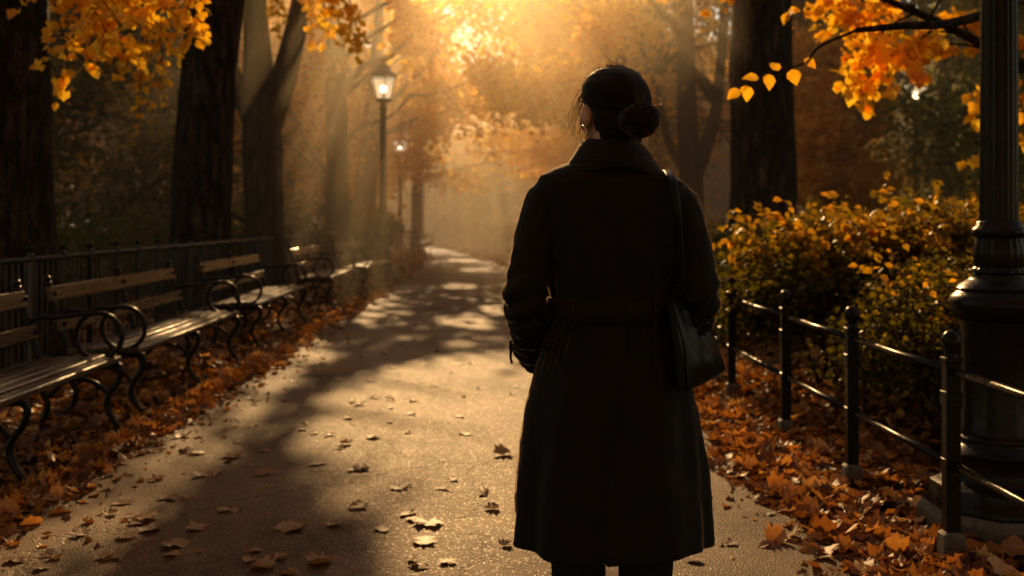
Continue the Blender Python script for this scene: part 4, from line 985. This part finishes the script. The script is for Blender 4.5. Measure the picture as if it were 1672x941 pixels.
# coat
def smooth(a,b,x): 
    t=np.clip((x-a)/(b-a),0,1); return t*t*(3-2*t)
zs=[.348,.36,.45,.6,.75,.88,.965,1.0,1.045,1.09,1.18,1.27,1.335,1.365,1.385,1.400,1.415,1.428,1.445]
hw=[.263,.263,.258,.246,.226,.198,.170,.163,.163,.168,.185,.200,.206,.203,.193,.166,.130,.098,.080]
hd=[.170,.170,.168,.160,.150,.138,.122,.115,.115,.120,.130,.132,.126,.120,.112,.102,.092,.085,.078]
cxs=[.002,.002,.0,-.002,-.004,-.002,.0,0,0,0,0,0,0,0,.0,.0,.0,.0,.0]
nu,nv=260,170; ZZ=np.concatenate([np.linspace(.402,1.33,120),np.linspace(1.335,1.445,50)]); th=np.linspace(0,2*math.pi,nu,endpoint=False)
V=[]
for z in ZZ:
    a,b,c0=np.interp(z,zs,hw),np.interp(z,zs,hd),np.interp(z,zs,cxs)
    n=2.35; ct,st=np.cos(th),np.sin(th)
    X=a*np.sign(ct)*np.abs(ct)**(2/n)+c0; Y=b*np.sign(st)*np.abs(st)**(2/n)
    sk=float(smooth(.99,.55,z)) if z<1 else 0.0
    rip=sk*(.011*np.sin(6*th+.8+1.2*z)+.006*np.sin(11*th+2.2-2*z))
    gather=.006*math.exp(-((z-.95)/.06)**2)*np.sin(26*th+3*np.sin(5*th))+.004*math.exp(-((z-1.10)/.06)**2)*np.sin(22*th+2*np.sin(4*th))
    wr=np.array([.006*noise.noise(Vector((x*5+3,y*5,z*7)))+.003*noise.noise(Vector((x*16,y*16,z*20+5))) for x,y in zip(X,Y)])
    back=(st<0)
    xl=np.interp(z,[.36,.427,.986],[-.010,-.042,.045])
    step=np.where(back,smooth(xl-.004,xl+.005,X),0)*(.010+.010*sk)*(1-smooth(.97,1.0,np.array(z))) * (1-smooth(.10,.17,X-xl)*.999)
    vent=0
    off=rip+gather+wr*(1 if z<1.38 else .3)+step
    # centre-back seam on the bodice
    if z>1.05: off=off-.0025*np.exp(-((X-.0)/.004)**2)*back
    nx,ny=ct/a,st/b; ln=np.sqrt(nx*nx+ny*ny); nx/=ln; ny/=ln
    shoulder=np.zeros_like(X)
    sh=-.030*np.clip(-X/.2,-1,1)*0
    hemdrop=np.where(z<.45,(.45-z)/.05*(-.006*np.sin(th*3+1)),0)
    V.append(np.stack([X+nx*off,Y+ny*off,np.full(nu,z)+hemdrop-np.clip(X,0,.25)*.11*smooth(1.2,1.36,np.array(z))],1))
mb=MB(); mb.grid(np.concatenate(V),nu,len(ZZ),True); coat=mb.build('coat',M['wool'],person)
sol=coat.modifiers.new('thickness','SOLIDIFY'); sol.thickness=.004; sol.offset=-1
def sleeve(s):
    A=[(-.150,0,1.356),(-.183,-.012,1.27),(-.212,-.026,1.16),(-.231,-.040,1.075),(-.222,.0,1.0),(-.210,.07,.94),(-.190,.135,.885)]
    if s>0: A=[(.150,0,1.340),(.182,-.012,1.255),(.208,-.026,1.15),(.220,-.040,1.07),(.208,.0,1.0),(.192,.07,.94),(.17,.135,.885)]
    c=catmull(A,14); n=len(c); r=np.interp(np.linspace(0,1,n),[0,.07,.2,.45,.56,.8,.95,1],[.050,.066,.064,.058,.058,.054,.057,.058])
    T=np.gradient(c,axis=0); T/=np.linalg.norm(T,axis=1,keepdims=True); V=[]; seg=48; ang=np.linspace(0,2*math.pi,seg,endpoint=False)
    for i in range(n):
        Nn=np.array([s,0,0])-T[i]*T[i][0]*s; Nn/=np.linalg.norm(Nn); B=np.cross(T[i],Nn); t_=i/n
        for a in ang:
            # creases bunched at the elbow
            el=math.exp(-((t_-.56)/.13)**2); q=.0075*el*math.sin(t_*70+2.2*math.sin(a*2+s))+.004*noise.noise(Vector((math.cos(a)*3,math.sin(a)*3+s*7,t_*14)))+.005*math.exp(-((t_-.78)/.1)**2)*math.sin(t_*80+a)
            rr=r[i]+q
            V.append(c[i]+rr*(math.cos(a)*Nn*1.0+math.sin(a)*B*1.05))
    mb=MB(); mb.grid(np.array(V),seg,n,True)
    o=mb.build('sleeve',M['wool'],coat)
    sm=o.modifiers.new('thickness','SOLIDIFY'); sm.thickness=.004; sm.offset=-1
    # cuff strap round the wrist with its hanging end
    i0=int(n*.86); mb=MB(); Nn=np.array([s,0,0])-T[i0]*T[i0][0]*s; Nn/=np.linalg.norm(Nn); B=np.cross(T[i0],Nn)
    ring=[c[i0]+(r[i0]+.006)*(math.cos(a)*Nn+math.sin(a)*B*1.05) for a in np.linspace(0,2*math.pi,33)]
    mb.tube(ring,.013,8,up=tuple(T[i0]),ell=(1.1,.3),cap=False)
    b=c[i0]+Nn*(r[i0]+.008); mb.box(b,(.016,.03,.032),0,1,.004)
    q=[b,b+Nn*.006+T[i0]*.02,b+Nn*.004+np.array([0,0,-.03]),b+np.array([0,0,-.05])]; mb.tube(catmull(q,4),np.linspace(.011,.008,13),8,up=tuple(Nn),ell=(.35,1.1))
    mb.build('cuff_strap',M['wool'],coat)
    return o
sleeve(-1); sleeve(1)
NAP=[]
def nap(o,n,seed):
    g=np.random.default_rng(seed); me=o.data; k=len(me.vertices); co=np.empty(k*3); me.vertices.foreach_get('co',co); co=co.reshape(-1,3)
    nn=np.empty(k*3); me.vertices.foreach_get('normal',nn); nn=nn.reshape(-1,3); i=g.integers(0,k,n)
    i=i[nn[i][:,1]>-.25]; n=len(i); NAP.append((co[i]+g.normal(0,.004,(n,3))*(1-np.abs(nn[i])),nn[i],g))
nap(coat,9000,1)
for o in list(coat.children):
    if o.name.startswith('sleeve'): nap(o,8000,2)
# belt
mb=MB(); V=[]
for (z,o_) in ((.998,.004),(1.0,.011),(1.028,.0125),(1.057,.011),(1.059,.004)):
    a,b=np.interp(z,zs,hw)+o_,np.interp(z,zs,hd)+o_; n=2.35; t2=np.linspace(0,2*math.pi,120,endpoint=False); ct,st=np.cos(t2),np.sin(t2)
    V.append(np.stack([a*np.sign(ct)*np.abs(ct)**(2/n)+.001*np.sin(7*t2),b*np.sign(st)*np.abs(st)**(2/n),np.full(120,z)+.003*np.sin(2*t2+1)],1))
mb.grid(np.concatenate(V),120,5,True); belt=mb.build('belt',M['wool'],coat)
for x in (-.105,.105):
    mb=MB(); mb.box((0,0,0),(.012,.008,.078),0,1,.002); o=mb.build('belt_loop',M['wool'],coat); o.location=(x,-np.interp(1.02,zs,hd)*(1-(abs(x)/.175)**2.35)**(1/2.35)-.013,1.022)
# collar: stand, fold and turned-down leaf
mb=MB(); nu2=96; t2=np.linspace(0,2*math.pi,nu2,endpoint=False); V=[]
for k,(ax_,ay_,z,dip) in enumerate(((.074,.070,1.405,0),(.078,.074,1.45,0),(.080,.077,1.478,.0),(.083,.081,1.487,.0),(.088,.086,1.487,.0),(.098,.095,1.470,.006),(.116,.108,1.447,.014),(.134,.120,1.425,.024),(.138,.123,1.416,.026),(.133,.119,1.413,.026),(.112,.104,1.430,.02))):
    fr=np.clip(np.sin(t2),0,1)      # front drops into the lapels
    sd=np.abs(np.cos(t2))**2
    V.append(np.stack([ax_*np.cos(t2)+.002,ay_*np.sin(t2)-.006,z-.010-.055*fr**1.5-dip*sd*.55+.0025*np.sin(5*t2+k*.3)-np.clip(np.cos(t2),0,1)*.013],1))
mb.grid(np.concatenate(V),nu2,11,True); nap(mb.build('collar',M['wool'],coat),500,4)
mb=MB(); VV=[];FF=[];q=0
for (P,Nn,g) in NAP:      # short fibres standing off the cloth, coloured pale to carry the rim light
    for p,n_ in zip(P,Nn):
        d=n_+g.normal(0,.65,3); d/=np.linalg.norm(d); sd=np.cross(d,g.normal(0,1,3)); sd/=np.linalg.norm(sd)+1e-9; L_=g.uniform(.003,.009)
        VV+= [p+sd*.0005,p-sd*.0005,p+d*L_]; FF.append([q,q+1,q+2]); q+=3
mb.add(np.array(VV),FF); mb.build('rim_light_nap',M['nap'],coat,smooth=False)
# trousers and boots
for s in (-1,1):
    mb=MB(); mb.tube(catmull([(s*.085,0,.80),(s*.092,.005,.6),(s*.092,.01,.42),(s*.088,-.002,.26),(s*.087,-.012,.13)],6),np.interp(np.linspace(0,1,25),[0,.5,1],[.098,.078,.060]),20)
    mb.build('trouser_leg',M['trouser'],person)
    mb=MB(); mb.tube(catmull([(s*.087,-.014,.28),(s*.087,-.014,.16),(s*.087,-.012,.085)],5),[.060,.058,.055,.053,.051,.05,.05,.05,.05,.052,.054],18)
    mb.ball((s*.09,.055,.045),(.046,.125,.045),20,10); mb.ball((s*.088,-.03,.05),(.045,.055,.05),16,10); mb.box((s*.088,-.045,.02),(.07,.07,.04),0,.9,.006); mb.box((s*.09,.06,.009),(.085,.21,.018),0,1,.006)
    remesh(mb,'boot',M['boot'],person,.005,4)

# shoulder bag
bag=thing('shoulder_bag','black leather tote bag hanging from the right shoulder of the woman','bag',(PX+.22,PY,.82))
o3=np.array([PX+.22,PY,.82])
def W(px,py,d): return np.array([(px-836)/1700*d,d,1.27-(py-357)/1700*d])
# outer face corners (near-top, far-top, far-bottom, near-bottom)
NT,FT,FB,NB=np.array([.405,2.63,1.06]),np.array([.515,2.86,1.055]),np.array([.598,2.92,.845]),np.array([.440,2.62,.838])
inn=np.array([-1,.25,0.]); inn/=np.linalg.norm(inn)
nu3,nv3=34,26; mb=MB()
def face(cs,bulge,sgn):
    V=[]
    for j in range(nv3):
        v=j/(nv3-1)
        for i in range(nu3):
            u=i/(nu3-1); p=(cs[3]*(1-u)+cs[2]*u)*(1-v)+(cs[0]*(1-u)+cs[1]*u)*v
            w_=4*u*(1-u)*min(1,(1-v)*1.15)*min(1,.25+v*3); cr=.014*noise.noise(Vector((u*5+sgn,v*1.6,2.1)))+.012*math.exp(-((u-.32-.25*(1-v))/.07)**2)*v-.011*math.exp(-((u-.55-.22*(1-v))/.06)**2)*v
            ed=min(1,8*min(u,1-u,v+.02,1-v+.02))
            V.append(p-inn*sgn*(bulge*w_+cr*ed))
    return V
inner=[NT+inn*.014,FT+inn*.014,FB+inn*.022,NB+inn*.022]
Vo=face([NT,FT,FB,NB],.026,1); Vi=face(inner,.034,-1)
A=np.array(Vo)-o3; Bi=np.array(Vi)-o3
F=[]; K=nu3*nv3
for j in range(nv3-1):
    for i in range(nu3-1):
        q=j*nu3+i; F.append([q,q+1,q+nu3+1,q+nu3]); F.append([K+q,K+q+nu3,K+q+nu3+1,K+q+1])
for i in range(nu3-1): F.append([i,K+i,K+i+1,i+1])
for j in range(nv3-1):
    q=j*nu3; F.append([q,q+nu3,K+q+nu3,K+q]); q=j*nu3+nu3-1; F.append([q,K+q,K+q+nu3,q+nu3])
for i in range(nu3-1): q=(nv3-1)*nu3+i; F.append([q,q+1,K+q+1,K+q])
mb.add(np.concatenate([A,Bi]),F); bo=mb.build('bag_body',M['leather'],bag); bv=bo.modifiers.new('soft','BEVEL'); bv.width=.006; bv.segments=2; bv.limit_method='ANGLE'; bv.angle_limit=R(50)
# piping, strap, rings
mb=MB(); mb.tube(np.array([NT,(NT+NB)/2-inn*.012,NB,NB*.5+FB*.5-inn*.004,FB,(FB+FT)/2,FT])-o3,.0035,6,cap=False); mb.build('piping',M['leather'],bag)
st=catmull([(.420,2.70,1.03),(.432,2.685,1.10),(.428,2.665,1.19),(.417,2.645,1.30),(.412,2.675,1.365),(.411,2.735,1.392),(.412,2.81,1.397),(.418,2.88,1.365),(.430,2.925,1.25),(.450,2.93,1.12),(.470,2.90,1.03)],8)-o3
mb=MB(); up=[]
mb.tube(st,.0135,8,up=(1,.25,.05),ell=(1.0,.17)); 
mb.build('strap',M['leather'],bag)
for p in ((.430,2.681,1.085),(.452,2.925,1.095)):
    mb=MB(); q=np.array(p)-o3; mb.tube([q+np.array([.017*math.cos(a),0,.012*math.sin(a)]) for a in np.linspace(0,2*math.pi,21)],.0022,6,cap=False); mb.build('ring',M['iron'],bag)
# ------------------------------------------------------------------ haze, sky, sun
HAZE_D=.031
m,nt,out=newmat('haze'); vs=nt.nodes.new('ShaderNodeVolumeScatter'); vs.inputs['Color'].default_value=(.995,.88,.62,1); vs.inputs['Density'].default_value=HAZE_D; vs.inputs['Anisotropy'].default_value=.62
nt.links.new(vs.outputs[0],out.inputs['Volume']); m.cycles.homogeneous_volume=True
mb=MB(); mb.box((0,89,3.2),(180,150,8.4)); hz=mb.build('haze',m,smooth=False); tag(hz,'golden morning haze hanging among the trees',kind='structure')

w=bpy.data.worlds.new('World'); SC.world=w; w.use_nodes=True; nt=w.node_tree; bg=nt.nodes['Background']
sky=nt.nodes.new('ShaderNodeTexSky'); sky.sky_type='NISHITA'; sky.sun_disc=False; sky.sun_elevation=SUN_EL; sky.sun_rotation=SUN_AZ; sky.dust_density=.2; sky.air_density=1.2; sky.ozone_density=.6
wb=nt.nodes.new('ShaderNodeMixRGB'); wb.blend_type='MULTIPLY'; wb.inputs[0].default_value=1; wb.inputs[2].default_value=(1,.82,.58,1)
nt.links.new(sky.outputs[0],wb.inputs[1]); nt.links.new(wb.outputs[0],bg.inputs[0]); bg.inputs[1].default_value=.15
sl=bpy.data.lights.new('sun','SUN'); sl.energy=5.0; sl.angle=R(.55); sl.color=(1.0,.575,.215)
so=bpy.data.objects.new('sun',sl); COL.objects.link(so); so.rotation_euler=Vector(SUN).to_track_quat('Z','Y').to_euler(); so.location=(-8,60,16)

# ------------------------------------------------------------------ camera
cam=bpy.data.cameras.new('camera'); co=bpy.data.objects.new('camera',cam); COL.objects.link(co); SC.camera=co
co.location=(0,0,1.27); co.rotation_euler=(R(90),0,0)
cam.sensor_width=36; cam.lens=1700/1672*36; cam.shift_y=-113.5/1672; cam.clip_end=2000; cam.clip_start=.05
cam.dof.use_dof=True; cam.dof.focus_distance=2.75; cam.dof.aperture_fstop=3.2; cam.dof.aperture_blades=8

SC.render.engine='CYCLES'; cy_=SC.cycles
cy_.use_denoising=True; cy_.use_adaptive_sampling=True; cy_.adaptive_threshold=.006; cy_.denoising_prefilter='ACCURATE'; cy_.denoising_input_passes='RGB_ALBEDO_NORMAL'
cy_.max_bounces=7; cy_.diffuse_bounces=3; cy_.glossy_bounces=3; cy_.transmission_bounces=5; cy_.volume_bounces=2; cy_.transparent_max_bounces=6
cy_.sample_clamp_indirect=4; cy_.caustics_reflective=False; cy_.caustics_refractive=False
SC.view_settings.view_transform='Standard'; SC.view_settings.look='None'; SC.view_settings.exposure=0; SC.view_settings.gamma=1
